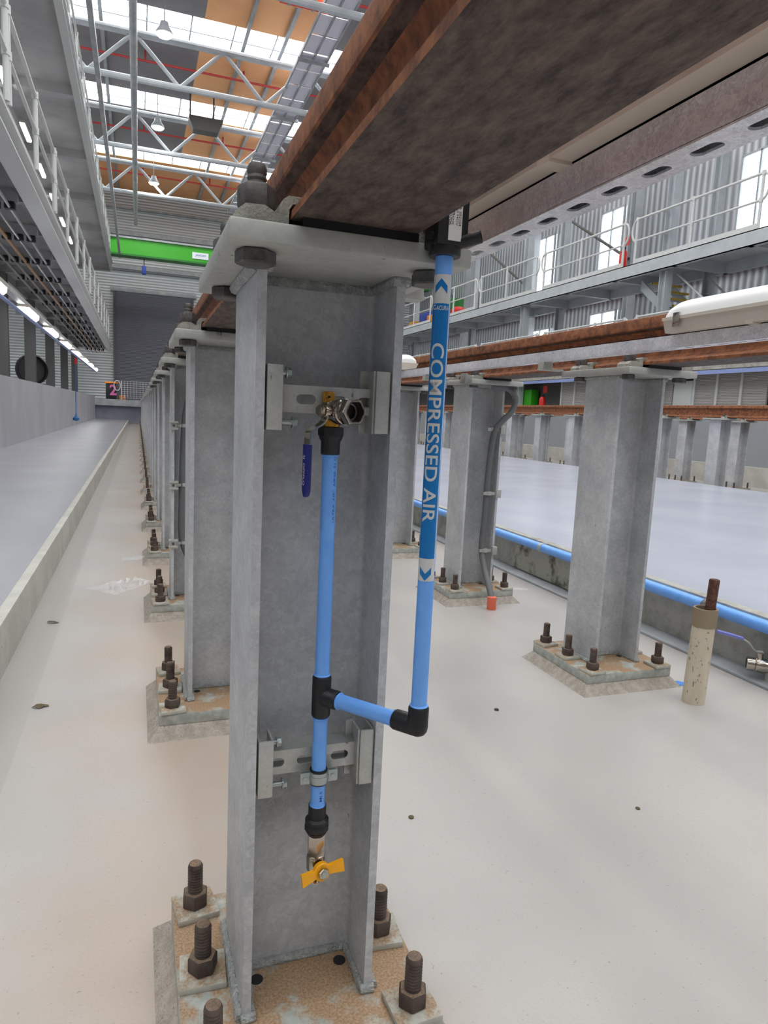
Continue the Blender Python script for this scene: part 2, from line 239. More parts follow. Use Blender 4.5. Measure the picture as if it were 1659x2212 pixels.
# ------------------------------------------------------------------ mesh helpers
ORG = {}
class MB:
    def __init__(s): s.bm = bmesh.new()
    def box(s, x0, x1, y0, y1, z0, z1, bev=0, rz=0):
        v = [s.bm.verts.new((x, y, z)) for x in (x0, x1) for y in (y0, y1) for z in (z0, z1)]
        f = [(0, 1, 3, 2), (4, 6, 7, 5), (0, 4, 5, 1), (2, 3, 7, 6), (0, 2, 6, 4), (1, 5, 7, 3)]
        fs = [s.bm.faces.new([v[i] for i in q]) for q in f]
        if rz:
            c = Vector(((x0+x1)/2, (y0+y1)/2, 0)); bmesh.ops.rotate(s.bm, verts=v, cent=c, matrix=Matrix.Rotation(rz, 3, 'Z'))
        if bev:
            es = {e for q in fs for e in q.edges}; bmesh.ops.bevel(s.bm, geom=list(es), offset=bev, segments=2, affect='EDGES', profile=.5)
        return s
    def obox(s, c, ax, ay, az, hx, hy, hz, bev=0):
        """box with own axes"""
        c = Vector(c); ax, ay, az = [Vector(a).normalized() for a in (ax, ay, az)]
        v = [s.bm.verts.new(c+ax*i*hx+ay*j*hy+az*k*hz) for i in (-1, 1) for j in (-1, 1) for k in (-1, 1)]
        fs = [s.bm.faces.new([v[i] for i in q]) for q in [(0, 1, 3, 2), (4, 6, 7, 5), (0, 4, 5, 1), (2, 3, 7, 6), (0, 2, 6, 4), (1, 5, 7, 3)]]
        if bev:
            es = {e for q in fs for e in q.edges}; bmesh.ops.bevel(s.bm, geom=list(es), offset=bev, segments=2, affect='EDGES', profile=.5)
        return s
    def lathe(s, p0, d, prof, seg=20, caps=True, rot=0):
        d = Vector(d).normalized(); p0 = Vector(p0)
        a = d.orthogonal().normalized() if abs(d.z) < .99 else Vector((1, 0, 0)); b = d.cross(a)
        rings = []
        for t, r in prof:
            rings.append([s.bm.verts.new(p0+d*t+(a*math.cos(rot+2*math.pi*i/seg)+b*math.sin(rot+2*math.pi*i/seg))*r) for i in range(seg)])
        for A, B in zip(rings, rings[1:]):
            for i in range(seg): s.bm.faces.new([A[i], A[(i+1) % seg], B[(i+1) % seg], B[i]])
        if caps:
            s.bm.faces.new(rings[0][::-1]); s.bm.faces.new(rings[-1])
        return s
    def cyl(s, p0, p1, r, seg=16, rot=0, r2=None):
        d = Vector(p1)-Vector(p0); return s.lathe(p0, d, [(0, r), (d.length, r2 or r)], seg, True, rot)
    def hexnut(s, p0, p1, r):
        d = Vector(p1)-Vector(p0); l = d.length
        return s.lathe(p0, d, [(0, r*.9), (l*.12, r), (l*.88, r), (l, r*.9)], 6, True, random.random())
    def stud(s, x, y, z0, z1, r, teeth=0, seg=14):
        pr = [(0, r)]
        if teeth:
            h = (z1-z0)*.9/teeth
            for i in range(teeth): pr += [(i*h+h*.5, r*.9), (i*h+h, r)]
        pr += [(z1-z0-r*.5, r*.97), (z1-z0-r*.15, r*.8), (z1-z0, r*.35)]
        return s.lathe((x, y, z0), (0, 0, 1), pr, seg)
    def tube(s, pts, r, seg=10, caps=True):
        pts = [Vector(p) for p in pts]; rings = []; a = None
        for i, p in enumerate(pts):
            d = (pts[min(i+1, len(pts)-1)]-pts[max(i-1, 0)]).normalized()
            if a is None: a = d.orthogonal().normalized()
            a = (a-d*a.dot(d)).normalized(); b = d.cross(a)
            rings.append([s.bm.verts.new(p+(a*math.cos(2*math.pi*k/seg)+b*math.sin(2*math.pi*k/seg))*r) for k in range(seg)])
        for A, B in zip(rings, rings[1:]):
            for i in range(seg): s.bm.faces.new([A[i], A[(i+1) % seg], B[(i+1) % seg], B[i]])
        if caps: s.bm.faces.new(rings[0][::-1]); s.bm.faces.new(rings[-1])
        return s
    def prism(s, pts, axis, a0, a1):
        def P(u, v, w): return {'x': (w, u, v), 'y': (u, w, v), 'z': (u, v, w)}[axis]
        A = [s.bm.verts.new(P(u, v, a0)) for u, v in pts]; B = [s.bm.verts.new(P(u, v, a1)) for u, v in pts]
        n = len(pts)
        for i in range(n): s.bm.faces.new([A[i], A[(i+1) % n], B[(i+1) % n], B[i]])
        s.bm.faces.new(A[::-1]); s.bm.faces.new(B); return s
    def slotplate(s, fn, u0, u1, v0, v1, th, slots, sl, sw):
        """plate with rounded slots; fn maps (u,v,w) to xyz"""
        us = [u0]
        for c in slots: us += [c-sl/2-.004, c+sl/2+.004]
        us.append(u1)
        def quad(a, b):
            v = [s.bm.verts.new(fn(u, vv, w)) for u in (a, b) for vv in (v0, v1) for w in (0, th)]
            for q in [(0, 1, 3, 2), (4, 6, 7, 5), (0, 4, 5, 1), (2, 3, 7, 6), (0, 2, 6, 4), (1, 5, 7, 3)]: s.bm.faces.new([v[i] for i in q])
        for i in range(0, len(us), 2):
            if us[i+1]-us[i] > 1e-4: quad(us[i], us[i+1])
        vc = (v0+v1)/2; n = 24
        for c in slots:
            a, b = c-sl/2-.004, c+sl/2+.004; inn = []; out = []
            for k in range(n):
                t = 2*math.pi*k/n; cx = (sl/2-sw/2)*(1 if math.cos(t) >= 0 else -1)
                iu, iv = c+cx+sw/2*math.cos(t), vc+sw/2*math.sin(t); inn.append((iu, iv))
                du, dv = math.cos(t), math.sin(t); k1 = min(((b-a)/2)/max(abs(du), 1e-6), ((v1-v0)/2)/max(abs(dv), 1e-6)); out.append((c+du*k1, vc+dv*k1))
            # force the rectangle corners
            for cu, cv in ((a, v0), (a, v1), (b, v0), (b, v1)):
                j = min(range(n), key=lambda q: (out[q][0]-cu)**2+(out[q][1]-cv)**2); out[j] = (cu, cv)
            for w in (0, th):
                I = [s.bm.verts.new(fn(*p, w)) for p in inn]; O = [s.bm.verts.new(fn(*p, w)) for p in out]
                for k in range(n): s.bm.faces.new([O[k], O[(k+1) % n], I[(k+1) % n], I[k]])
                if w == 0: I0, O0 = I, O
                else:
                    for k in range(n): s.bm.faces.new([I0[k], I0[(k+1) % n], I[(k+1) % n], I[k]]); s.bm.faces.new([O0[k], O0[(k+1) % n], O[(k+1) % n], O[k]])
        return s
    def build(s, name, m, parent=None, label=None, cat=None, group=None, kind=None, ang=35):
        bm = s.bm; bmesh.ops.remove_doubles(bm, verts=bm.verts, dist=1e-6)
        bmesh.ops.recalc_face_normals(bm, faces=bm.faces)
        if parent is not None: o0 = ORG[parent.name]
        else:
            xs = [v.co for v in bm.verts]; lo = [min(c[i] for c in xs) for i in range(3)]; hi = [max(c[i] for c in xs) for i in range(3)]
            o0 = Vector(((lo[0]+hi[0])/2, (lo[1]+hi[1])/2, lo[2]))
        bmesh.ops.translate(bm, verts=bm.verts, vec=-o0)
        me = bpy.data.meshes.new(name); bm.to_mesh(me); bm.free(); me.materials.append(m)
        me.polygons.foreach_set('use_smooth', [True]*len(me.polygons))
        try: me.set_sharp_from_angle(angle=math.radians(ang))
        except Exception: pass
        o = bpy.data.objects.new(name, me); COL.objects.link(o); ORG[o.name] = o0
        if parent is not None: o.parent = parent
        else: o.location = o0
        if label: o['label'] = label
        if cat: o['category'] = cat
        if group: o['group'] = group
        if kind: o['kind'] = kind
        return o
def thing(name, label, cat, loc, group=None):
    o = bpy.data.objects.new(name, None); COL.objects.link(o); o.location = loc; o.empty_display_size = .1
    o['label'] = label; o['category'] = cat
    if group: o['group'] = group
    ORG[o.name] = Vector(loc); return o
def dup(o, loc=None, label=None, parent=None):
    c = o.copy(); COL.objects.link(c)
    if parent is not None: c.parent = parent
    if loc is not None: c.location = loc
    if label: c['label'] = label
    ORG[c.name] = Vector(loc) if loc is not None else ORG[parent.name]
    for ch in list(o.children): dup(ch, None, None, c)
    return c
def struct(name, mb, m): return mb.build(name, m, kind='structure')
ORDW = 'nearest second third fourth fifth sixth seventh eighth ninth tenth eleventh twelfth thirteenth fourteenth fifteenth sixteenth seventeenth eighteenth nineteenth twentieth'.split()
def nth(i):
    if i < 20: return ORDW[i]
    return 'twenty-'+['first', 'second', 'third', 'fourth', 'fifth', 'sixth', 'seventh', 'eighth', 'ninth'][i-20] if i < 29 else ['thirtieth', 'thirty-first', 'thirty-second'][i-29]
def text_mesh(txt, length, height, bold=0.0, spacing=1.0, ncut=8):
    """flat letters: u along the text 0..length, v up the letters 0..height"""
    cu = bpy.data.curves.new('t', 'FONT'); cu.body = txt; cu.offset = bold; cu.space_character = spacing; cu.resolution_u = 4
    o = bpy.data.objects.new('t', cu); COL.objects.link(o); dg = bpy.context.evaluated_depsgraph_get(); dg.update()
    me = bpy.data.meshes.new_from_object(o.evaluated_get(dg)); bpy.data.objects.remove(o)
    bm = bmesh.new(); bm.from_mesh(me); bpy.data.meshes.remove(me)
    xs = [v.co.x for v in bm.verts]; ys = [v.co.y for v in bm.verts]
    x0, x1, y0, y1 = min(xs), max(xs), min(ys), max(ys)
    for v in bm.verts: v.co = Vector(((v.co.x-x0)/(x1-x0)*length, (v.co.y-y0)/(y1-y0)*height, 0))
    for i in range(1, ncut):
        bmesh.ops.bisect_plane(bm, geom=bm.verts[:]+bm.edges[:]+bm.faces[:], plane_co=(0, height*i/ncut, 0), plane_no=(0, 1, 0))
    return bm
def bm_part(bm, fn, name, m, parent, label=None):
    for v in bm.verts: v.co = Vector(fn(v.co.x, v.co.y))
    w = MB(); w.bm.free(); w.bm = bm
    return w.build(name, m, parent, label)
def band(fn, u0, u1, v0, v1, nu, nv):
    """patch of a curved sheet, fn(u,v)->xyz"""
    b = MB(); g = [[b.bm.verts.new(fn(u0+(u1-u0)*i/nu, v0+(v1-v0)*j/nv)) for j in range(nv+1)] for i in range(nu+1)]
    for i in range(nu):
        for j in range(nv): b.bm.faces.new([g[i][j], g[i+1][j], g[i+1][j+1], g[i][j+1]])
    return b
# ------------------------------------------------------------------ layout numbers
ZF, ZL, ZR = -.07, .115, .172          # centre slab, left raised floor, right raised floor
S, G, H, TP = 1.185, 1.496, 1.0932, .0234
YE = 37.0                              # pit end
# ------------------------------------------------------------------ setting
struct('floor', MB().box(-.70, 2.14, -4, YE, ZF-.2, ZF), floor_m)
struct('floor_left', MB().box(-2.3, -.745, -4, YE, ZF-.2, ZL), floorL_m)
struct('trim_1', MB().box(-.745, -.70, -4, YE, ZF-.2, ZL+.002, .004), kerbmat)
struct('floor_right', MB().box(2.20, 7.35, -4, YE, ZF-.2, ZR), floorR_m)
struct('trim_2', MB().box(2.14, 2.20, -4, YE, ZF-.2, ZR+.003, .005), concrete_edge)
struct('trim_3', MB().box(2.03, 2.1385, -4, YE, ZF, ZF+.012, .002), galv_dull)
struct('floor_far', MB().box(7.35, 10.5, -4, YE, ZF-.2, ZF), floor_m)
struct('wall_left', MB().box(-2.6, -2.3, 2, YE, ZF-.2, 1.28), concrete)
struct('floor_platform', MB().box(-9, -2.6, 2, 38, 1.1, 1.28), concrete)
struct('wall_platform', MB().box(-9.3, -9, 2, 38, 1.28, 12), deck_under)
struct('wall_end', MB().box(-2.3, 7.35, YE, YE+.3, ZF-.2, 1.12), mat('end_wall_paint', (126, 130, 144), .6, rgb2=(138, 140, 150), vs=1))
struct('trim_4', MB().box(-2.3, 7.35, YE-.25, YE, .82, 1.15), galv_dull)
struct('wall_far', MB().box(-9, 16, 38.6, 38.8, -.2, 13), clad_end)
struct('wall_right', MB().box(15.2, 15.4, -2, 38.6, -.2, 13), clad_right)
struct('wall_plinth', MB().box(10.5, 10.72, -4, YE, ZF-.2, .30), kerbmat)
struct('wall_pit', MB().box(10.6, 10.72, -4, YE, .30, 1.28), mat('grey_block', (150, 154, 158), .6))
struct('floor_depot', MB().box(10.72, 15.2, -4, 38, 1.1, 1.28), concrete)
# roof: grey sheets over the left, tan panels over the middle, skylight strips, purlins
TRY = [9.9, 15.45, 21.0, 26.55, 32.1]
ZRF = 11.75
rb = MB(); rt_ = MB()
for y in [4.3]+TRY:
    y0, y1 = y+1.05, y+5.55-.45
    if y > 30:
        rt_.box(-9, 15.2, y0, 38.6, ZRF, ZRF+.1)
    else:
        rb.box(-9, 1.55, y0, y1, ZRF, ZRF+.1); rt_.box(1.55, 4.7, y0, y1, ZRF, ZRF+.1); rb.box(4.7, 7.2, y0, y1, ZRF, ZRF+.1); rt_.box(7.2, 15.2, y0, y1, ZRF, ZRF+.1)
struct('ceiling', rb, roof_dark); struct('ceiling_panel', rt_, roof_tan)
wn = 1
for y in [-12.3, -6.75, -1.2, 4.35]+TRY:
    w = struct('window_%d' % wn, MB().box(-8.5, 15, y-.45, y+1.05, ZRF+.04, ZRF+.07), sky_m); wn += 1
    f = MB().box(-8.5, 15, y+.28, y+.33, ZRF-.04, ZRF+.03)
    for i in range(20): f.box(-8.4+1.2*i, -8.36+1.2*i, y-.45, y+1.05, ZRF-.03, ZRF+.03)
    f.build('glazing_bar', paint_grey, w)
# daylight windows in the right wall
for y0, y1, z0, z1 in ((23.1, 24.3, 5.6, 8.3), (19.0, 20.2, 5.6, 8.3), (23.0, 24.4, 3.0, 4.7), (19.0, 20.4, 3.0, 4.9), (13, 14.2, 5.6, 8.3)):
    w = struct('window_%d' % wn, MB().box(15.16, 15.2, y0, y1, z0, z1), window_m); wn += 1
    f = MB()
    for a in (y0, (y0+y1)/2, y1): f.box(15.1, 15.17, a-.03, a+.03, z0, z1)
    for a in (z0, z1): f.box(15.1, 15.17, y0, y1, a-.03, a+.03)
    f.build('window_frame', paint_grey, w)
d = struct('door_1', MB().box(-1.35, 2.5, 38.45, 38.55, .2, 6.75), shutter_dark)
MB().box(-1.6, 2.75, 38.4, 38.6, 6.75, 6.95, .02).build('shutter_box', galv_dull, d)
for x in (-1.45, 2.5): MB().box(x, x+.1, 38.35, 38.58, .2, 6.75).build('guide_rail', dark_col, d)
struct('trim_5', MB().box(-9, 16, 38.35, 38.6, 7.9, 8.1).box(-9, 16, 38.35, 38.6, 9.6, 9.8).box(-9, 16, 38.4, 38.6, 10.9, 11.0), galv_dull)
# ------------------------------------------------------------------ rail support posts
h = .1015
def ishape():
    t, w, r = .0125, .0042, .010; a = h-t
    q = [(-h, -h), (-a, -h)]
    def arc(cx, cy, s0, s1): return [(cx+r*math.cos(s0+(s1-s0)*i/4), cy+r*math.sin(s0+(s1-s0)*i/4)) for i in range(5)]
    q += arc(-a+r, -w-r, math.pi, math.pi/2) + arc(a-r, -w-r, math.pi/2, 0)
    q += [(a, -h), (h, -h), (h, h), (a, h)]
    q += arc(a-r, w+r, 0, -math.pi/2) + arc(-a+r, w+r, -math.pi/2, -math.pi)
    q += [(-a, h), (-h, h)]
    return q
BOLT = [(sx*.15, y) for sx in (-1, 1) for y in (-.155, .003, .157)]
CLIP = [(-.142, 0), (-.142, .010), (-.130, .0205), (-.108, .0215), (-.0935, .014), (-.0895, .017), (-.0865, .031), (-.080, .0355), (-.062, .0355), (-.060, .031), (-.066, .0275), (-.0755, .0265), (-.0795, .020), (-.0800, 0)]
def make_post(label, loc, group, full=True):
    x, y, _ = loc; t = thing('rail_support_post', label, 'post', loc, group)
    def sh(pts): return [(u+x, v) for u, v in pts]
    MB().prism([(u+x, v+y) for u, v in ishape()], 'z', 0, H).build('shaft', galv, t)
    MB().box(x-.15, x+.15, y-.203, y+.203, H, H+TP, .003 if full else 0).build('cap_plate', galv_plate, t)
    MB().box(x-.19, x+.19, y-.187, y+.187, -.0345, 0, .003 if full else 0).build('base_plate', plate_dust, t)
    g = MB(); a = [g.bm.verts.new((x+i*.188, y+j*.185, -.0345)) for i, j in ((-1, -1), (1, -1), (1, 1), (-1, 1))]
    b = [g.bm.verts.new((x+i*.222, y+j*.218, ZF)) for i, j in ((-1, -1), (1, -1), (1, 1), (-1, 1))]
    for i in range(4): g.bm.faces.new([a[i], a[(i+1) % 4], b[(i+1) % 4], b[i]])
    g.bm.faces.new(a); g.bm.faces.new(b[::-1]); g.build('grout_pad', grout, t)
    MB().box(x-.066, x+.078, y-.2, y+.2, H+TP, H+TP+.0102).build('rail_pad', rubber, t)
    if full:
        for z, k in ((.004, 1), (H-.004, -1)):
            wl = MB()
            for s in (-1, 1):
                wl.tube([(x-.088, y+s*.006, z), (x, y+s*.0065, z+.001*k), (x+.088, y+s*.006, z)], .008, 8)
                wl.tube([(x+s*(h+.002), y-h, z), (x+s*(h+.003), y, z), (x+s*(h+.002), y+h, z)], .009, 8)
                wl.tube([(x+s*(h-.019), y-h, z), (x+s*(h+.003), y-h-.002, z)], .008, 8)
                wl.tube([(x+s*(h-.014), y-h, z), (x+s*(h-.014), y-.012, z)], .007, 8); wl.tube([(x+s*(h-.014), y+.012, z), (x+s*(h-.014), y+h, z)], .007, 8)
            wl.build('weld_bead', weld, t)
        for s in (-1, 1): MB().cyl((x+s*.069, y-.032, -.001), (x+s*.069, y-.032, .0008), .0105, 16).build('vent_hole', darkmat, t)
    for k, (bx, by) in enumerate(BOLT):
        st = MB().stud(x+bx, y+by, 0, .093, .0135, 16 if full else 0, 14 if full else 8).build('anchor_bolt', stud_rust, t)
        if full:
            MB().hexnut((x+bx, y+by, .0105), (x+bx, y+by, .037), .0235).build('nut', stud_rust, st)
            MB().box(x+bx-.036, x+bx+.036, y+by-.036, y+by+.036, .0003, .0105, .001, (.08, -.06, .14, .05, -.1, .03)[k]).build('washer_plate', washer_dust, st)
    for s in (-1, 1):
        for cyy in (-.155, .125):
            if not full and cyy > 0: continue
            zc = H+TP
            c = MB().prism([(x+(u if s < 0 else -u), zc+v) for u, v in CLIP], 'y', y+cyy-.03, y+cyy+.03).build('rail_clip', cast, t)
            bx, by = x+s*.113, y+cyy
            if full:
                MB().stud(bx, by, H-.01, zc+.075, .0118, 14).build('clip_bolt', bolt_dark, c)
                MB().hexnut((bx, by, zc+.0215), (bx, by, zc+.049), .0225).build('clip_nut', bolt_dark, c)
                MB().hexnut((bx, by, H-.0175), (bx, by, H-.0005), .0245).build('bolt_head', bolt_dark, c)
            else:
                MB().cyl((bx, by, zc+.02), (bx, by, zc+.06), .016, 6).build('clip_nut', bolt_dark, c)
    return t
post0 = make_post('nearest grey galvanised steel I-post, carrying the blue air pipe in the foreground', (0, 0, 0), 'rail posts of the left row')
for k in range(1, 6):
    dup(post0, (0, S*k, 0), '%s grey galvanised I-post in the left row under the near rusty rail' % nth(k))
far0 = make_post('seventh grey galvanised I-post in the left row under the near rusty rail', (0, S*6, 0), 'rail posts of the left row', False)
for k in range(7, 31):
    dup(far0, (0, S*k, 0), '%s grey galvanised I-post in the left row under the near rusty rail' % nth(k))
a0 = dup(post0, (G, S-.022, 0), 'grey galvanised I-post at right, beside the cream plastic sleeve'); a0['group'] = 'rail posts of the right row'
b0 = dup(post0, (G, 2*S-.02, 0), 'grey galvanised I-post with the grey conduit and orange cap'); b0['group'] = 'rail posts of the right row'
for k in range(3, 12):
    o = dup(far0 if k > 4 else post0, (G, S*k-.02, 0), '%s grey galvanised I-post in the right row, second rusty rail' % nth(k-1)); o['group'] = 'rail posts of the right row'
X3 = 7.8
for k in range(0, 20):
    o = dup(far0, (X3, 4.45+S*k, 0), '%s grey I-post of the far track beyond the pale blue floor' % nth(k)); o['group'] = 'rail posts of the far track'
for k in range(0, 18):
    o = dup(far0, (X3+G, 4.305+S*k, 0), '%s grey I-post in rear row of the far track, behind the front row' % nth(k)); o['group'] = 'rail posts of the far track rear row'
# ------------------------------------------------------------------ rails
ZB = H+TP+.0103
RP = [(-.077, 0), (.077, 0), (.077, .009), (.074, .0125), (.045, .019), (.02, .026), (.011, .036), (.0088, .05), (.0085, .095), (.0105, .115), (.018, .124), (.034, .130), (.0365, .134), (.0365, .164), (.033, .172), (.022, .1765), (0, .178)]
RP = RP+[(-u, v) for u, v in RP[:1:-1]]
for x, y1, lab in ((0, 36.8, 'brown rusty rail running overhead above the near row of grey posts'), (G, 36.8, 'brown rusty rail on the second row of posts, behind the white lamp'), (X3, 30, 'thin red brown rail across the far track, beyond the pale blue floor'), (X3+G, 30, 'rear rail of the far track, mostly hidden behind the front one')):
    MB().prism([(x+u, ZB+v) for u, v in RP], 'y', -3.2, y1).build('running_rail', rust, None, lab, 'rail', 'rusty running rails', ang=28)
# ------------------------------------------------------------------ slotted struts and pit lamps beside the rails
def strut(x0, y0, y1, label):
    z0, z1 = 1.147, 1.188; w = .041
    t = thing('slotted_strut', label, 'strut', (x0, y0, z0), 'slotted struts beside the rails')
    n = int((min(y1, 3.2)-y0)/.062); sl = [y0+.04+.062*i for i in range(n)]
    b = MB(); b.slotplate(lambda u, v, q: (x0+v, u, z0+q), y0, y1, 0, w, .0025, sl, .034, .014)
    b.box(x0, x0+.0025, y0, y1, z0+.002, z1).box(x0+w-.0025, x0+w, y0, y1, z0+.002, z1)
    b.box(x0, x0+.010, y0, y1, z1-.0025, z1).box(x0+w-.010, x0+w, y0, y1, z1-.0025, z1)
    b.build('channel', galv_shiny, t)
    return t
s1 = strut(.2, -1.6, 36, 'shiny slotted galvanised strut hanging beside the near rail, upper right')
s2 = strut(G-.2-.041, -.6, 36, 'slotted galvanised strut carrying the white lamp beside the second rail')
for st, xs, sgn in ((s1, 0, 1), (s2, G, -1)):
    for k in (0, 1, 2, 3):
        y = S*k+.19
        x0, x1 = sorted((xs+sgn*.148, xs+sgn*.244))
        MB().box(x0, x1, y-.02, y+.02, H+TP, H+TP+.006).box(*sorted((xs+sgn*.2, xs+sgn*.241)), y-.02, y+.02, H+TP+.006, 1.147).build('bracket', galv_plate, st)
def pit_lamp(x, y0, y1, label):
    z = 1.188; t = thing('pit_lamp', label, 'lamp', (x, (y0+y1)/2, z), 'white lamps on the struts')
    w = .06
    b = MB().prism([(x-w*.8, z), (x+w*.8, z), (x+w, z+.034), (x+w+.004, z+.034), (x+w+.004, z+.043), (x-w-.004, z+.043), (x-w-.004, z+.034), (x-w, z+.034)], 'y', y0, y1).build('housing', lampbody, t)
    pr = [(x-w, z+.043)]
    pr = [(x+w*math.cos(a), z+.043+.052*math.sin(a)**.8) for a in [math.pi*i/12 for i in range(1, 12)]]
    pr = [(x+w, z+.043)]+pr+[(x-w, z+.043)]
    c = MB(); rings = []
    for yy, k in ((y0+.002, .45), (y0+.012, .75), (y0+.035, .95), (y0+.06, 1), (y1-.06, 1), (y1-.035, .95), (y1-.012, .75), (y1-.002, .45)):
        rings.append([c.bm.verts.new((x+(u-x)*(.8+.2*k), yy, z+.043+(v-z-.043)*k)) for u, v in pr])
    for A, B in zip(rings, rings[1:]):
        for i in range(len(A)-1): c.bm.faces.new([A[i], A[i+1], B[i+1], B[i]])
    c.bm.faces.new(rings[0]); c.bm.faces.new(rings[-1][::-1]); c.build('diffuser', lampwhite, t)
    for yy in (y0+.06, y0+.35, (y0+y1)/2+.1, y1-.06):
        for s in (-1, 1):
            MB().box(x+s*(w+.0065)-.0025, x+s*(w+.0065)+.0025, yy-.012, yy+.012, z+.012, z+.052, .001).build('latch', nickel, t)
    for yy in (y0+.3, y1-.3):
        MB().box(x-.05, x+.05, yy-.012, yy+.012, z-.004, z+.012).build('foot', lampbody, t)
    return t
pit_lamp(.2205, -1.25, -.02, 'beige backed lamp on the strut beside the near rail, seen from below')
pit_lamp(G-.2205, -.62, .67, 'long white topped lamp on the strut by the second rail, right edge')
pit_lamp(G-.2205, 2.86, 4.1, 'white lamp end showing between the near post and the blue sticker pipe')
# ------------------------------------------------------------------ air pipe in the foreground
PX, PY, PR = .0042, -.0955, .0106
QX, QY = .1035, -.222
ZT = .4985
ap = thing('air_drop_pipe', 'sky blue compressed air pipe with black fittings in front of the nearest post', 'pipe', (PX, PY, .2))
def pipe(p0, p1): return MB().cyl(p0, p1, PR, 28).build('pipe', bluepipe, ap)
v1 = pipe((PX, PY, .5), (PX, PY, .86)); v2 = pipe((PX, PY, .3), (PX, PY, .49))
dv = Vector((QX-PX, QY-PY, 0)); L_ = dv.length; dv.normalize()
p3 = pipe(Vector((PX, PY, ZT))+dv*.01, Vector((PX, PY, ZT))+dv*(L_-.01)); p4 = pipe((QX, QY, ZT+.005), (QX, QY, 1.12))
MB().lathe((PX, PY, .468), (0, 0, 1), [(0, .0125), (.002, .0138), (.059, .0138), (.061, .0125)], 28).lathe(Vector((PX, PY, ZT)), dv, [(0, .0135), (.028, .0136), (.030, .0125)], 28).build('tee_fitting', black, ap)
eb = MB(); E0 = Vector((QX, QY, ZT))
eb.lathe(E0-dv*.036, dv, [(0, .0125), (.002, .0138), (.03, .0138), (.036, .0137)], 28)
pts = [E0-dv*.012+dv*(.012*math.sin(a))+Vector((0, 0, .012*(1-math.cos(a)))) for a in [math.pi/2*i/8 for i in range(9)]]
eb.tube(pts, .0138, 28); eb.lathe(E0, (0, 0, 1), [(0, .0137), (.026, .0138), (.028, .0125)], 28)
eb.lathe(E0, (0, 0, -1), [(-.004, .0138), (0, .0138), (.006, .0128), (.010, .0100), (.0128, .005), (.0134, .001)], 28)
eb.build('elbow_fitting', black, ap)
for p, d_ in ((Vector((PX, PY, .529)), (0, 0, 1)), (Vector((PX, PY, .4635)), (0, 0, 1)), (Vector((PX, PY, .326)), (0, 0, 1)), (Vector((PX, PY, .846)), (0, 0, 1)), (E0+Vector((0, 0, .028)), (0, 0, 1)), (Vector((PX, PY, ZT))+dv*.031, dv), (E0-dv*.039, dv)):
    MB().lathe(p, d_, [(0, PR+.0002), (.0008, PR+.0016), (.002, PR+.0018), (.0032, PR+.0006)], 28).build('weld_ring', bluepipe, ap)
# upper adaptor, brass elbow, ball valve
MB().lathe((PX, PY, .849), (0, 0, 1), [(0, .0125), (.001, .0132), (.0175, .0132), (.0215, .0155), (.025, .0168), (.036, .0168), (.0375, .0155)], 28).lathe((PX, PY, .875), (0, 0, 1), [(0, .0182), (.011, .0182)], 8).build('adaptor', black, ap)
va = Vector((.36, -.93, 0)).normalized(); vs_ = Vector((-.93, -.36, 0)).normalized(); vz = Vector((0, 0, 1))
EV = Vector((PX-.001, PY+.003, .908))
bz = MB().lathe((PX, PY, .886), (0, 0, 1), [(0, .0115), (.004, .0125), (.012, .010), (.022, .0115)], 20)
bz.obox(EV+Vector((0, .006, .0)), (1, 0, 0), (0, 1, 0), (0, 0, 1), .0085, .0045, .018, .0015)
bz.obox(EV+Vector((-.001, .008, .017)), (1, 0, 0), (0, 1, 0), (0, 0, 1), .0085, .003, .010, .002)
bz.lathe(EV, va, [(-.01, .010), (.016, .0115)], 20).build('brass_elbow', brass, ap, 'brass wall elbow')
MB().cyl(EV+Vector((-.001, .0045, .019)), EV+Vector((-.001, .0053, .019)), .0022, 12).build('screw_hole', darkmat, ap)
EV = EV-va*.005
bv = MB().lathe(EV+va*.008, va, [(0, .0125), (.004, .0150), (.010, .0172), (.022, .0178), (.026, .0165), (.028, .0175), (.031, .0175), (.032, .0160), (.036, .0160)], 28)
bv.lathe(EV+va*.043, va, [(0, .0160), (.0005, .0178), (.002, .0188), (.0165, .0188), (.018, .0176), (.018, .0150)], 6, False, .35)
bv.cyl(EV+va*.024+vs_*.010, EV+va*.024+vs_*.0235, .0075, 18)
bvo = bv.build('ball_valve', nickel, ap, 'nickel plated ball valve')
MB().lathe(EV+va*.0612, va, [(0, .0150), (.0003, .0140), (-.002, .0132), (-.012, .0118), (-.0125, .0095)], 28, False).build('bore', mat('valve_bore', (120, 108, 100), .25, .9), bvo)
MB().lathe(EV+va*.0470, va, [(0, .0118), (.0008, .0100)], 24).build('bore_floor', mat('dark_bore', (40, 28, 28), .4, .5), bvo)
# lever handle: yoke at the stem, kinked down to a navy grip
hs = EV+va*.024+vs_*.024
hn = MB().lathe(hs, vs_, [(0, .0095), (.0022, .0095)], 20).hexnut(hs+vs_*.0022, hs+vs_*.0095, .0078)
hn.build('stem_nut', nickel, bvo)
def strip(pts, wdir, hw, th):
    b = MB(); wdir = Vector(wdir).normalized(); prev = None
    for i, p in enumerate(pts):
        p = Vector(p); d = (Vector(pts[min(i+1, len(pts)-1)])-Vector(pts[max(i-1, 0)])).normalized(); n = d.cross(wdir).normalized()
        r = [b.bm.verts.new(p+wdir*a*hw+n*c*th) for a, c in ((-1, -1), (1, -1), (1, 1), (-1, 1))]
        if prev:
            for k in range(4): b.bm.faces.new([prev[k], prev[(k+1) % 4], r[(k+1) % 4], r[k]])
        else: b.bm.faces.new(r[::-1])
        prev = r
    b.bm.faces.new(prev); return b
h0 = hs-vs_*.0015
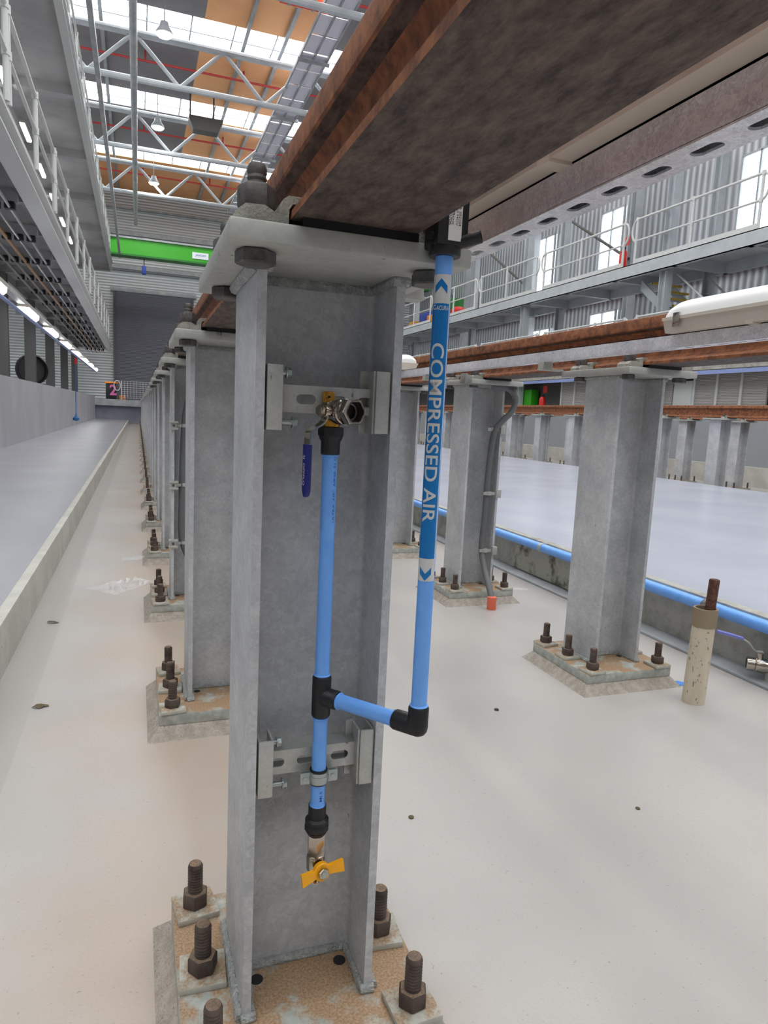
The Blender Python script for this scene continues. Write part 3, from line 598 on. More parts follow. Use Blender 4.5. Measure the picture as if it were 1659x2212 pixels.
hp = [h0+vz*.011, h0-vz*.010, h0-vz*.016+vs_*.004, h0-vz*.0275+vs_*.024, h0-vz*.031+vs_*.0265, h0-vz*.047+vs_*.0265]
lev = strip(hp, va, .0062, .0012).build('lever', nickel, bvo)
g0 = h0+vs_*.0265-vz*.045
grip = MB(); ringz = []
for dz, k in ((0, 1), (.003, 1), (.055, 1), (.062, .9), (.067, .65), (.0695, .25)):
    ringz.append([grip.bm.verts.new(g0-vz*dz+va*k*.0078*math.copysign(abs(math.cos(t))**.6, math.cos(t))+vs_*.0035*math.copysign(abs(math.sin(t))**.6, math.sin(t))) for t in [2*math.pi*i/20 for i in range(20)]])
for A, B in zip(ringz, ringz[1:]):
    for i in range(20): grip.bm.faces.new([A[i], A[(i+1) % 20], B[(i+1) % 20], B[i]])
grip.bm.faces.new(ringz[0]); grip.bm.faces.new(ringz[-1][::-1]); gp = grip.build('grip', navy, bvo, 'navy vinyl lever grip')
tb = text_mesh('SJ  OPPFLO', .040, .0046, .004)
bm_part(tb, lambda u, v: g0-vz*(.014+u)+vs_*.00385+va*(-.0045+v), 'grip_print', silvertext, bvo)
# lower adaptor and yellow tap
zl = .328
MB().lathe((PX, PY, .298), (0, 0, 1), [(0, .0150), (.003, .0175), (.008, .0175), (.0105, .0132), (.030, .0132), (.0305, .0125)], 28).lathe((PX, PY, .288), (0, 0, 1), [(0, .0165), (.003, .0185), (.0095, .0185), (.0135, .0165)], 10).lathe((PX, PY, .281), (0, 0, 1), [(0, .0125), (.007, .0165)], 28).build('adaptor', black, ap)
tp = MB().lathe((PX, PY, .246), (0, 0, 1), [(0, .0128), (.001, .0135), (.036, .0135)], 6, True, .4)
tp.lathe((PX, PY, .222), (0, 0, 1), [(0, .0105), (.004, .0135), (.022, .0140), (.026, .0125)], 24)
tpr = [(0, .0085)]
for i in range(7): tpr += [(.001+.0022*i, .0085), (.002+.0022*i, .0096)]
tp.lathe((PX, PY, .204), (0, 0, 1), tpr+[(.019, .009)], 24)
sd = Vector((.16, -.98, .12)).normalized(); TC = Vector((PX, PY, .232))
tp.cyl(TC, TC+sd*.021, .0068, 18)
tap = tp.build('drain_tap', nickel, ap, 'nickel drain tap')
sx_ = Vector((0, 0, 1)).cross(sd).normalized()*-1; sz_ = sd.cross(sx_)*-1
if sz_.z < 0: sz_ = -sz_
if sx_.x < 0: sx_ = -sx_
hc = TC+sd*.022
wg = MB().lathe(hc-sd*.003, sd, [(0, .0125), (.001, .0135), (.008, .0135), (.009, .0125)], 24)
def wing(sgn, ang):
    w = (sx_*math.cos(ang)+sz_*math.sin(ang))*sgn; n = (sz_*math.cos(ang)-sx_*math.sin(ang))
    A = [hc+w*.009+n*a*.0055+sd*c for a in (-1, 1) for c in (-.002, .006)]
    B = [hc+w*.0335+n*a*.0095+sd*c for a in (-1, 1) for c in (.004, .009)]
    va_ = [wg.bm.verts.new(p) for p in A]; vb_ = [wg.bm.verts.new(p) for p in B]
    for q in ((0, 1, 3, 2),): wg.bm.faces.new([va_[i] for i in q]); wg.bm.faces.new([vb_[i] for i in q][::-1])
    for i, j in ((0, 1), (1, 3), (3, 2), (2, 0)): wg.bm.faces.new([va_[i], va_[j], vb_[j], vb_[i]])
wing(1, .10); wing(-1, .10)
wg.build('wing_handle', yellow, tap, 'yellow butterfly handle')
MB().hexnut(hc+sd*.006, hc+sd*.012, .0085).build('handle_nut', nickel, tap)
MB().cyl(hc+sd*.0122, hc+sd*.0132, .0042, 16).build('stem_end', galv_plate, tap)
# printed line on the vertical pipe
cdir = math.atan2(-1.0087-PY, -.2455-PX)
def onpipe(cx, cy, a0, r, z0, sgn):
    # u runs down (sgn=-1) or up (sgn=+1), v runs round the pipe
    return lambda u, v: (cx+r*math.cos(a0+v/PR), cy+r*math.sin(a0+v/PR), z0+sgn*u)
bm_part(text_mesh('ULTRA  AIR"  AIR20  S1 DN', .098, .0036, .002), (lambda f: (lambda u, v: f(u, -v)))(onpipe(PX, PY, cdir+.92, PR+.00015, .755, 1)), 'pipe_print', inkblue, v1)
bm_part(text_mesh('MLS', .016, .0042, .002), (lambda f: (lambda u, v: f(u, -v)))(onpipe(PX, PY, cdir+.65, PR+.00015, .338, 1)), 'pipe_print', inkblue, v2)
# sticker
qd = math.atan2(-1.0087-QY, -.2455-QX)
aw = 1.12   # half angle of the sticker
ac = qd-.16
def stk(dr): return lambda u, v: (QX+(PR+dr)*math.cos(ac+v), QY+(PR+dr)*math.sin(ac+v), u)
zt, zb = 1.0765, .6985
sticker = band(stk(.0002), zb, zt, -aw-.2, aw+.2, 2, 24).build('sticker', labelwhite, ap, 'white edged blue sticker')
band(stk(.0004), .728, 1.0425, -aw, aw, 2, 24).build('blue_field', labelblue, sticker)
def chevron(zc, up_):
    b = MB(); n = 12; hw = .72; A = []; B = []
    for i in range(2*n+1):
        a = -hw+hw*i/n; zz = zc+up_*(.0085*(1-abs(a)/hw)); A.append(b.bm.verts.new(stk(.0005)(zz-.0045, a))); B.append(b.bm.verts.new(stk(.0005)(zz+.0045, a)))
    for i in range(2*n): b.bm.faces.new([A[i], A[i+1], B[i+1], B[i]])
    b.build('arrow_mark', labelblue, sticker)
chevron(1.0585, 1); chevron(.7125, -1)
th_ = PR*1.55   # letter height round the pipe
f0 = stk(.0006)
bm_part(text_mesh('COMPRESSED AIR', .221, th_, .012, 1.0, 12), lambda u, v: f0(.9955-u, -.80+v/PR), 'lettering', labelwhite, sticker)
bm_part(text_mesh('ACURA', PR*1.45, .0052, .012), lambda u, v: f0(1.0345+v, -.42+u/PR), 'lettering', labelwhite, sticker)
lg = MB()
for i in range(8):
    a0_, a1_ = .9+i*.62, .9+(i+1)*.62
    q = [f0(1.038+rr*math.sin(aa), (-.68+rr*math.cos(aa)/PR)) for rr, aa in ((.0018, a0_), (.0018, a1_), (.003, a1_), (.003, a0_))]
    lg.bm.faces.new([lg.bm.verts.new(p) for p in q])
lg.build('logo_ring', labelwhite, sticker)
# black connector block at the top of the sticker pipe
cb = MB().box(.0845, .1245, -.242, -.200, 1.108, 1.215, .003)
cb.lathe((QX, QY, 1.098), (0, 0, 1), [(0, .0185), (.002, .0195), (.012, .0195)], 24)
nd = Vector((.75, -.62, .22)).normalized(); nb = Vector((.112, -.232, 1.1125))
cb.lathe(nb, nd, [(0, .0075), (.032, .0075), (.032, .0052), (.024, .0050), (.024, .0005)], 20, False)
cb.lathe((.088, -.228, 1.118), (-1, -.5, 0), [(0, .005), (.012, .005)], 12)
con = cb.build('connector_block', black, ap)
MB().cyl(nb+nd*.0245, nb+nd*.0262, .0018, 10).build('button', mat('pale_button', (190, 200, 120), .4), con)
lb = MB().box(.0975, .1145, -.2432, -.2424, 1.113, 1.176).build('rating_label', labelwhite, con)
for k, (tx, hh) in enumerate((('UC MCA 202104', .0030), ('Type Mxd HDV', .0034), ('Coat Box', .0030), ('445  17030706', .0036))):
    bm_part(text_mesh(tx, .040, hh, .002, 1, 2), lambda u, v, k=k: (.1136-.0042*k-.0036+v, -.24345, 1.170-u), 'label_print', black, con)
# ------------------------------------------------------------------ brackets across the post
def bracket(zc, label, tilt=0):
    t = thing('strut_bracket', label, 'bracket', (0, -.08, zc), 'strut brackets on the nearest post')
    def rot(v): return v
    fy = -.0805
    b = MB(); b.slotplate(lambda u, v, w: (u, fy+w, zc-.0185+v), -.0755, .0795, 0, .037, .0025, [-.0285, .0155, .0595] if tilt == 0 else [-.058, -.012, .040], .027, .0135)
    b.box(-.0755, .0795, fy+.0024, fy+.035, zc+.0160, zc+.0184).box(-.0755, .0795, fy+.0024, fy+.035, zc-.0184, zc-.0160)
    b.build('cross_strut', galv_bracket, t)
    for s, x0, x1 in ((-1, -.0855, -.0640), (1, .0665, .0875)):
        c = MB(); z0, z1 = zc-.043, zc+.0435
        c.box(x0, x1, -.0985, -.0945, z0, z1, .0012)
        xi = x0 if s < 0 else x1-.003
        c.box(xi, xi+.003, -.0945, -.058, z0, z1)
        if s > 0: c.box(x0-.0125, x0-.0005, -.062, -.058, z0, z1+.001); c.box(x0-.003, x0, -.0945, -.058, z0, z1)
        else: c.box(x1-.003, x1, -.0945, -.060, z0, z1)
        c.build('clamp_channel', galv_bracket, t)
    for zz, l in ((zc-.032, .016), (zc+.034, .006)):
        q = MB().lathe((-.064, -.083, zz), (1, 0, 0), [(0, .0042), (l, .0042)], 12); q.lathe((-.064+l, -.083, zz), (1, 0, 0), [(0, .0085), (.0015, .0085)], 16); q.hexnut((-.0625+l, -.083, zz), (-.0562+l, -.083, zz), .0068)
        q.build('set_screw', zincbolt, t)
    return t
bracket(.9225, 'upper galvanised strut bracket on the nearest post, behind the nickel valve')
lowb = bracket(.3945, 'lower galvanised strut bracket on the nearest post, holding the pipe clamp', 1)
# saddle clamp
cl = MB()
zc = .3745
def sad(r, z0, z1, a0, a1):
    return band(lambda u, v: (PX+r*math.cos(v), PY+r*math.sin(v), u), z0, z1, a0, a1, 3, 20)
sd_ = MB()
n = 20
for (r0, r1, z0, z1) in ((PR+.0024, PR+.0040, zc-.0085, zc+.0085), (PR+.0040, PR+.0050, zc-.003, zc+.003)):
    vv = [[sd_.bm.verts.new((PX+r*math.cos(a), PY+r*math.sin(a), z)) for r, z in ((r0, z0), (r1, z0), (r1, z1), (r0, z1))] for a in [math.pi+math.pi*i/n for i in range(n+1)]]
    for A, B in zip(vv, vv[1:]):
        for i in range(4): sd_.bm.faces.new([A[i], A[(i+1) % 4], B[(i+1) % 4], B[i]])
for s in (-1, 1):
    sd_.box(*sorted((PX+s*(PR+.003), PX+s*(PR+.0175))), PY-.0042, PY-.0026, zc-.0095, zc+.0085, .0006)
    sd_.box(*sorted((PX+s*(PR+.003), PX+s*(PR+.0175))), PY+.0006, PY+.0022, zc-.0095, zc+.0085, .0006)
sd_.build('saddle', zincbolt, lowb)
rb_ = MB().lathe((PX, PY, zc-.0115), (0, 0, 1), [(0, PR+.0003), (.0005, PR+.0024), (.0035, PR+.0026), (.006, PR+.0022), (.017, PR+.0022), (.0195, PR+.0026), (.0225, PR+.0024), (.023, PR+.0003)], 28)
rb_.build('rubber_liner', rubber, lowb)
for s in (-1, 1): MB().lathe((PX+s*(PR+.0105), PY-.0042, zc), (0, -1, 0), [(0, .0038), (.0012, .0036), (.002, .002)], 14).build('clamp_screw', zincbolt, lowb)
# ------------------------------------------------------------------ things on the second row
cond = thing('grey_conduit', 'grey flexible conduit strapped to the second right-hand post, ending in an orange cap', 'conduit', (G, 2*S-.13, ZF))
yb = 2*S-.02; yc = yb-.115
def smooth(pts, n=6):
    P = [Vector(p) for p in pts]; out = []
    for i in range(len(P)-1):
        p0, p1, p2, p3 = P[max(i-1, 0)], P[i], P[i+1], P[min(i+2, len(P)-1)]
        for k in range(n):
            t = k/n; out.append(.5*((2*p1)+(-p0+p2)*t+(2*p0-5*p1+4*p2-p3)*t*t+(-p0+3*p1-3*p2+p3)*t**3))
    out.append(P[-1]); return out
cp = [(1.47, yc-.03, 1.085), (1.53, yc-.03, 1.088), (1.60, yc-.03, 1.078), (1.645, yc-.02, 1.03), (1.632, yc-.01, .965), (1.575, yc+.0, .90), (1.545, yc+.01, .84), (1.540, yc+.03, .65), (1.535, yc+.03, .40), (1.530, yc+.03, .22), (1.525, yc-.02, .12), (1.505, yc-.13, .03), (1.5, yc-.17, -.02)]
MB().tube(smooth(cp), .0165, 14).build('conduit_run', greyconduit, cond)
MB().lathe((1.4995, yc-.175, ZF), (0, 0, 1), [(0, .0235), (.006, .025), (.066, .024), (.068, .018)], 18).build('orange_cap', orangecap, cond, 'orange plastic floor cap')
MB().obox((1.40, yc-.035, 1.105), (1, 0, -.12), (0, 1, 0), (.12, 0, 1), .075, .028, .022, .003).obox((1.465, yc-.035, 1.096), (1, 0, -.12), (0, 1, 0), (.12, 0, 1), .006, .03, .026, .002).obox((1.325, yc-.035, 1.117), (1, 0, -.12), (0, 1, 0), (.12, 0, 1), .006, .03, .026, .002).build('gland_box', greybox, cond)
for z in (.865, .52, .205):
    q = MB().lathe((1.541, yc+.02, z-.01), (0, 0, 1), [(0, .0172), (.001, .0185), (.019, .0185), (.02, .0172)], 16)
    q.box(1.505, 1.524, yc+.005, yc+.012, z-.008, z+.008); q.box(1.578, 1.608, yc-.005, yc+.018, z-.022, z+.022, .003); q.box(1.555, 1.58, yc+.008, yc+.014, z-.008, z+.008)
    q.build('strap', galv_bracket, cond)
c3 = thing('grey_conduit', 'grey flexible conduit strapped inside the third left-hand post', 'conduit', (0, 2*S-.1, 0))
y3 = 2*S-.07
MB().tube(smooth([(.07, y3, 1.02), (-.005, y3, .97), (-.035, y3, .88), (-.045, y3, .7), (-.05, y3, .5), (-.05, y3, .3), (-.02, y3, .2), (.04, y3, .09), (.06, y3, .005)]), .0175, 12).build('conduit_run', greyconduit, c3)
for z in (.82, .545, .27):
    q = MB().box(-.112, -.072, y3-.045, y3-.01, z-.020, z-.010, .002).box(-.112, -.072, y3-.045, y3-.01, z+.010, z+.020, .002).box(-.105, -.08, y3-.04, y3-.01, z-.012, z+.012)
    q.lathe((-.043, y3, z-.008), (0, 0, 1), [(0, .0182), (.001, .0195), (.015, .0195), (.016, .0182)], 14); q.box(-.082, -.058, y3-.024, y3-.018, z-.006, z+.006)
    st = q.build('strap', galv_bracket, c3)
    MB().cyl((-.0925, y3-.0403, z), (-.0925, y3-.0415, z), .006, 12).build('strap_screw', bolt_dark, st)
# hanging threaded rods and nuts by the second left-hand post, seen past the near post
hr = thing('hanging_threaded_rod', 'threaded rod with nuts hanging below the second post cap, right of the nearest post', 'rod', (.155, 1.0, 1.0))
MB().stud(.165, 1.02, .90, 1.093, .0065, 30, 10).build('rod', zincbolt, hr)
MB().hexnut((.165, 1.02, 1.062), (.165, 1.02, 1.075), .012).build('rod_nut', bolt_dark, hr)
# ------------------------------------------------------------------ right of the centre slab
pg = thing('kerb_air_pipe', 'sky blue air pipe running along the right kerb below the pale floor', 'pipe', (2.105, 1.5, .12))
MB().cyl((2.105, -2, .148), (2.105, 30, .148), .0265, 20).build('pipe_run', bluepipe, pg)
for y in (1.24, 2.55, 3.9, 5.2, 6.5):
    MB().lathe((2.105, y-.012, .148), (0, 1, 0), [(0, .028), (.002, .031), (.022, .031), (.024, .028)], 20).box(2.105, 2.139, y-.012, y+.012, .17, .178).build('pipe_clip', galv_bracket if y > 2 else greyconduit, pg)
MB().obox((2.07, 1.235, .135), (1, 0, .3), (0, 1, 0), (-.3, 0, 1), .026, .007, .009, .002).build('clip_latch', black, pg)
struct('trim_6', MB().box(2.128, 2.1398, 1.95, 2.9, -.05, .165), stained)
sl = thing('sleeve_pipe', 'cream plastic sleeve pipe with a brown collar and rusty rod, right', 'pipe', (1.6565, .8232, ZF))
MB().lathe((1.6565, .8232, ZF), (.03, 0, 1), [(0, .0395), (.29, .0385)], 28).build('sleeve', pvc, sl)
MB().lathe((1.6652, .8232, .215), (.03, 0, 1), [(0, .0395), (.001, .0415), (.066, .0415), (.067, .039), (.066, .034), (.02, .033)], 28, False).build('collar', collar, sl)
MB().lathe((1.685, .83, .10), (.05, 0, 1), [(0, .018), (.28, .018), (.283, .016)], 16).build('rod', rustrod, sl)
bvr = thing('ball_valve', 'nickel ball valve with a blue lever by the right kerb, right edge', 'valve', (2.0, .93, ZF))
MB().lathe((1.955, .985, .0), (.75, -.66, 0), [(0, .024), (.002, .027), (.028, .027), (.03, .024), (.034, .028), (.06, .030), (.085, .026), (.12, .024), (.125, .02)], 24).cyl((1.99, .955, .02), (1.99, .955, .048), .011, 14).build('body', nickel, bvr)
MB().lathe((1.9545, .9853, 0), (-.75, .66, 0), [(0, .021), (.0006, .019)], 20).build('bore', darkmat, bvr)
strip([(2.005, .957, .05), (1.985, .968, .05), (1.97, .976, .062), (1.955, .985, .085), (1.93, 1.0, .1), (1.85, 1.045, .118)], (.48, .88, 0), .011, .0025).build('lever', galv_plate, bvr)
strip([(1.935, .997, .0985), (1.90, 1.017, .1075), (1.85, 1.045, .1185)], (.48, .88, 0), .012, .0045).build('grip', mat('violet_blue_grip', (120, 124, 196), .4), bvr)
MB().cyl((2.02, .928, ZF), (2.02, .928, -.01), .016, 16).build('feed_pipe', galv_bracket, bvr)
bvr.location = (2.0811, .8919, ZF)
MB().prism([(1.70, .985), (1.745, 1.0), (1.775, .96), (1.735, .945)], 'z', ZF, ZF+.002).build('tape_scrap', bluetape, None, 'scrap of blue tape on the floor behind the cream sleeve', 'scrap')
# crumpled clear film on the floor
def film(cx, cy, sx, sy, hmax, nx, ny, rot, label):
    b = MB(); g = {}
    for i in range(nx+1):
        for j in range(ny+1):
            u, v = i/nx*2-1, j/ny*2-1; e = max(0, 1-(u*u)**1.2)*max(0, 1-(v*v)**1.2)
            x = u*sx+random.uniform(-1, 1)*sx/nx*.6; y = v*sy*(1-.35*u)+random.uniform(-1, 1)*sy/ny*.6
            z = .003+hmax*e*random.uniform(.05, 1)*(.6+.4*math.sin(5*u+3*v))
            g[i, j] = b.bm.verts.new((cx+x*math.cos(rot)-y*math.sin(rot), cy+x*math.sin(rot)+y*math.cos(rot), ZF+max(.002, z)))
    for i in range(nx):
        for j in range(ny):
            b.bm.faces.new([g[i, j], g[i+1, j], g[i+1, j+1]]); b.bm.faces.new([g[i, j], g[i+1, j+1], g[i, j+1]])
    return b.build('plastic_film', plasticwrap, None, label, 'film', 'clear film on the floor', ang=5)
film(-.315, 2.84, .165, .085, .05, 16, 9, .75, 'crumpled clear plastic film lying on the floor beside the third left-hand post')
film(-.25, 3.55, .10, .05, .02, 8, 5, .1, 'small flat piece of clear film on the floor beyond the big crumpled one')
film(1.86, 2.42, .07, .03, .008, 7, 4, -.4, 'shred of clear film on the floor between the second post and the kerb')
for x, y, r, m_, lab in ((.905, .93, .008, darkmat, 'small black crumb on the pale floor in front of the right-hand posts'), (1.70, 2.52, .014, darkmat, 'dark washer like pellet on the floor beyond the orange capped conduit'), (.385, .42, .007, leafm, 'dark speck on the floor right of the lower bracket'), (.97, .30, .006, leafm, 'small crumb on the open floor right of centre')):
    MB().lathe((x, y, ZF), (0, 0, 1), [(0, r), (r*.4, r*1.05), (r*.7, r*.5)], 7).build('floor_crumb', m_, None, lab, 'crumb', 'crumbs on the floor')
for x, y, w_, m_, lab in ((-.60, 2.22, .03, leafm, 'dry brown leaf scrap in the gutter by the left kerb, farther one'), (-.545, 1.30, .035, leafm, 'dry brown leaf scrap in the gutter near the left edge')):
    b = MB(); c0 = b.bm.verts.new((x, y, ZF+.006)); pr_ = []
    for i in range(9): a = 2*math.pi*i/9; pr_.append(b.bm.verts.new((x+w_*math.cos(a)*random.uniform(.4, 1), y+w_*.45*math.sin(a)*random.uniform(.5, 1), ZF+random.uniform(.001, .01))))
    for i in range(9): b.bm.faces.new([c0, pr_[i], pr_[(i+1) % 9]])
    b.build('dry_leaf', m_, None, lab, 'leaf', 'dry leaves on the floor')
MB().prism([(1.00, -.255), (1.022, -.268), (1.035, -.25), (1.03, -.262), (1.055, -.275), (1.04, -.285), (1.01, -.28)], 'z', ZF, ZF+.002).build('paper_scrap', whitepaper, None, 'white paper scrap on the floor at lower right', 'scrap')
# ------------------------------------------------------------------ left: mid deck with guard rail, pipes and lamps
def ibeam_y(x, z0, z1, w, y0, y1, t=.018):
    return MB().box(x-w/2, x+w/2, y0, y1, z0, z0+t).box(x-w/2, x+w/2, y0, y1, z1-t, z1).box(x-.006, x+.006, y0, y1, z0+t, z1-t)
ld = thing('side_walkway', 'long grey steel walkway along the left side, lower of the two levels', 'walkway', (-2.4, 18, 3.5))
ibeam_y(-1.56, 3.50, 3.74, .22, 2.5, 36.6).build('edge_beam', paint_light, ld)
MB().box(-3.9, -1.46, 2.5, 36.6, 3.74, 3.80).build('deck_plate', deck_under, ld)
for i in range(17):
    y = 4.0+2.0*i; MB().box(-3.9, -1.57, y-.05, y+.05, 3.58, 3.74).build('cross_beam', deck_under, ld)
ibeam_y(-3.0, 3.45, 3.74, .18, 2.5, 36.6).build('inner_beam', deck_under, ld)
GR = []
def guard(x, y0, y1, z, label, group, n=3, hh=1.0, m=paint_light, r=.022, toe=True, hoop=False):
    t = thing('guard_rail', label, 'railing', (x, (y0+y1)/2, z), group)
    MB().cyl((x, y0, z+hh), (x, y1, z+hh), r, 10).build('top_rail', m, t)
    MB().cyl((x, y0, z+hh*.52), (x, y1, z+hh*.52), r*.85, 10).build('mid_rail', m, t)
    if toe: MB().box(x-.006, x+.006, y0, y1, z+.02, z+.12).build('toe_board', m, t)
    for i in range(n):
        y = y0+(y1-y0)*i/(n-1) if n > 1 else y0
        p = MB().cyl((x, y, z), (x, y, z+hh), r*1.15, 10); p.lathe((x, y, z+hh-r*1.6), (0, 0, 1), [(0, r*1.5), (r*3.2, r*1.5)], 10); p.lathe((x, y, z+hh*.52-r*1.6), (0, 0, 1), [(0, r*1.5), (r*3.2, r*1.5)], 10)
        p.build('post', m, t)
    if hoop:
        for yy, d_ in ((y0, -1), (y1, 1)):
            MB().tube([(x, yy+d_*.16*math.sin(a), z+hh*.76+hh*.24*math.cos(a)) for a in [math.pi*i/10 for i in range(11)]], r*.95, 8).build('end_hoop', m, t)
    return t
for i in range(7):
    y0 = 3.03+4.1*i+.0; guard(-1.45, y0+.04, y0+4.02, 3.80, 'pale tube guard rail on the lower left walkway, %s section along' % nth(i), 'guard rails of the left walkway', 3, .88, paint_light, .026, False)
# underslung pipes and their hangers
for k, (x, m_, r) in enumerate(((-1.80, galv_pipe, .020), (-1.97, galv_pipe, .020), (-2.14, copper, .030), (-2.31, galv_pipe, .028), (-2.48, galv_pipe, .030))):
    MB().cyl((x, 3, 3.36), (x, 36, 3.36), r, 10).build('service_pipe', m_, None, '%s of five pipes under the left walkway, %s' % (('innermost right hand', 'second', 'copper coloured middle', 'fourth', 'outermost left hand')[k], ('slim and bright', 'slim and bright', 'thicker', 'thick and grey', 'thick and grey')[k]), 'pipe', 'pipes under the left walkway')
hg0 = None
for i in range(16):
    y = 5.6+1.9*i
    if hg0 is None:
        hg0 = thing('pipe_hanger', 'x', 'hanger', (-2.14, y, 3.3), 'pipe hangers under the left walkway')
        MB().box(-2.58, -1.70, y-.03, y+.03, 3.42, 3.58).build('cross_bar', deck_under, hg0)
        for x in (-1.80, -1.97, -2.14, -2.31, -2.48): MB().box(x-.062, x+.062, y-.05, y+.05, 3.335, 3.43, .01).build('clamp', darkmat, hg0)
        hg0['label'] = 'nearest row of five black pipe clamps under the left walkway'
    else: dup(hg0, (-2.14, y, 3.3), '%s row of five black pipe clamps under the left walkway' % nth(i))
# strip lamps along the left wall and their beam
MB().box(-2.33, -2.21, 3, 36, 2.66, 2.74).build('lamp_beam', paint_light, None, 'long pale beam above the strip lamps over the left wall', 'beam')
MB().cyl((-2.17, 3, 2.42), (-2.17, 36, 2.42), .03, 8).build('lamp_conduit', blue_band, None, 'pale blue conduit below the strip lamps on the left', 'conduit')
for i in range(8):
    y = 10.6+3.68*i
    t = thing('strip_lamp', '%s glowing white strip lamp above the left wall' % nth(i), 'lamp', (-2.25, y, 2.56), 'strip lamps over the left wall')
    MB().box(-2.35, -2.15, y-.72, y+.72, 2.61, 2.66, .01).build('housing', lampbody, t)
    MB().prism([(-2.35, 2.61), (-2.15, 2.61), (-2.16, 2.54), (-2.20, 2.50), (-2.30, 2.50), (-2.34, 2.54)], 'y', y-.70, y+.70).build('lens', tube_m, t)
for i, y in enumerate((10.5, 15.2, 19.2, 23.5, 28.0, 32.5)):
    t = ibeam_y(0, 0, 0, 0, 0, 0) if False else MB().box(-3.0, -2.76, y-.12, y-.10, 1.28, 3.45).box(-3.0, -2.76, y+.10, y+.12, 1.28, 3.45).box(-2.89, -2.87, y-.10, y+.10, 1.28, 3.45)
    t.build('walkway_column', dark_col, None, '%s dark steel column standing on the left wall under the walkway' % nth(i), 'column', 'columns under the left walkway')
for i, y in enumerate((13.4, 17.0, 24.5)):
    MB().box(-6.2, -5.9, y-.4, y+.4, 1.28, 3.5).build('platform_cabinet', dark_col, None, '%s dark grey cabinet in the gloom behind the left wall' % nth(i), 'cabinet', 'cabinets behind the left wall')
fan = thing('drum_fan', 'black drum fan standing between the dark columns on the left platform', 'fan', (-3.1, 21.6, 1.28))
MB().lathe((-3.2, 21.6, 1.78), (.45, -.9, 0), [(0, .40), (.02, .43), (.22, .43), (.24, .40)], 28, False).build('drum', darkmat, fan)
MB().lathe((-3.17, 21.53, 1.78), (.45, -.9, 0), [(0, .39), (.01, .38)], 24).build('grille', mat('fan_grille', (52, 50, 50), .6), fan)
MB().lathe((-3.08, 21.36, 1.78), (.45, -.9, 0), [(0, .07), (.05, .05)], 12).build('hub', orange_m, fan)
MB().box(-3.4, -2.8, 21.45, 21.75, 1.28, 1.40).build('base', darkmat, fan)
ho = thing('pull_cord', 'blue hanging cord with a blue plug in front of the left wall', 'cord', (-2.2, 24.2, .3))
MB().cyl((-2.2, 24.2, .52), (-2.2, 24.2, 2.42), .014, 8).build('cord', hose_blue, ho)
MB().lathe((-2.2, 24.2, .28), (0, 0, 1), [(0, .02), (.03, .09), (.10, .10), (.16, .04), (.24, .02)], 12).build('plug', hose_blue, ho)
MB().box(-2.24, -2.16, 24.16, 24.24, 2.15, 2.35, .02).build('socket', red, ho)
# upper left deck
ud = thing('upper_side_walkway', 'upper grey steel deck along the left side, seen from below', 'walkway', (-3, 20, 7.5))
MB().box(-4.6, -1.52, 5, 36.6, 7.62, 7.70).build('deck_plate', deck_under, ud)
ibeam_y(-1.47, 7.42, 7.75, .14, 5, 36.6).build('edge_beam', paint_light, ud)
for i in range(8): y = 8.1+4.1*i; MB().box(-4.6, -1.54, y-.14, y+.14, 7.42, 7.62).build('cross_beam', deck_under, ud)
MB().box(-4.7, -4.5, 5, 36.6, 7.3, 7.62).build('inner_beam', deck_under, ud)
for i in range(6):
    y = 15.8+2.9*i
    t = thing('deck_lamp', '%s small bright lamp under the upper left deck' % nth(i), 'lamp', (-2.8, y, 7.3), 'lamps under the upper left deck')
    MB().box(-2.86, -2.74, y-.6, y+.6, 7.36, 7.42).build('housing', lampbody, t); MB().box(-2.85, -2.75, y-.58, y+.58, 7.31, 7.36, .015).build('lens', tube_m, t)
for i in range(5):
    y0 = 6.5+6*i; guard(-1.47, y0, y0+(5.8 if i < 4 else 4.2), 7.75, 'tube guard rail on the upper left deck, %s section along' % nth(i), 'guard rails of the upper left deck', 4, 1.0, paint_light, .024, True)
MB().box(-1.10, -1.00, 8, 36, 7.95, 8.08).build('overhead_rail', galv_dull, None, 'slim grey overhead beam nearest the left deck, running lengthwise', 'beam', 'overhead lengthwise beams')
MB().cyl((-.33, 8, 9.65), (-.33, 36, 9.65), .09, 10).build('overhead_rail', galv_dull, None, 'round grey overhead tube hung under the trusses, running lengthwise', 'beam', 'overhead lengthwise beams')
# ------------------------------------------------------------------ roof trusses, pipes, lamps
for ti, y in enumerate(TRY):
    t = thing('roof_truss', '%s white tube roof truss across the hall' % nth(ti), 'truss', (3, y, 10), 'white roof trusses')
    MB().cyl((-9, y, 10), (15.2, y, 10), .085, 10).build('bottom_chord', paint_grey, t)
    MB().cyl((-9, y, 11.2), (15.2, y, 11.2), .10, 10).build('top_chord', paint_grey, t)
    for k in range(-3, 6):
        x = -.32+2.45*k
        for s in (-1, 1): MB().cyl((x, y, 11.2), (x+s*1.225, y, 10), .055, 8).build('web_member', paint_grey, t)
    for x in (-5, 7): MB().cyl((x, y, 11.2), (x, y+2.6, 11.6), .05, 8).build('tie', galv_dull, t)
for k, x in enumerate((-7, -4.3, -1.2, 2.75, 3.85, 6.1, 8.4, 10.8, 13)):
    MB().box(x-.05, x+.05, 9, 38.4, 11.6, 11.74).build('roof_purlin', galv_dull, None, '%s grey purlin from the left under the roof sheets' % (('first',)+tuple(ORDW[1:]))[k], 'purlin', 'roof purlins')
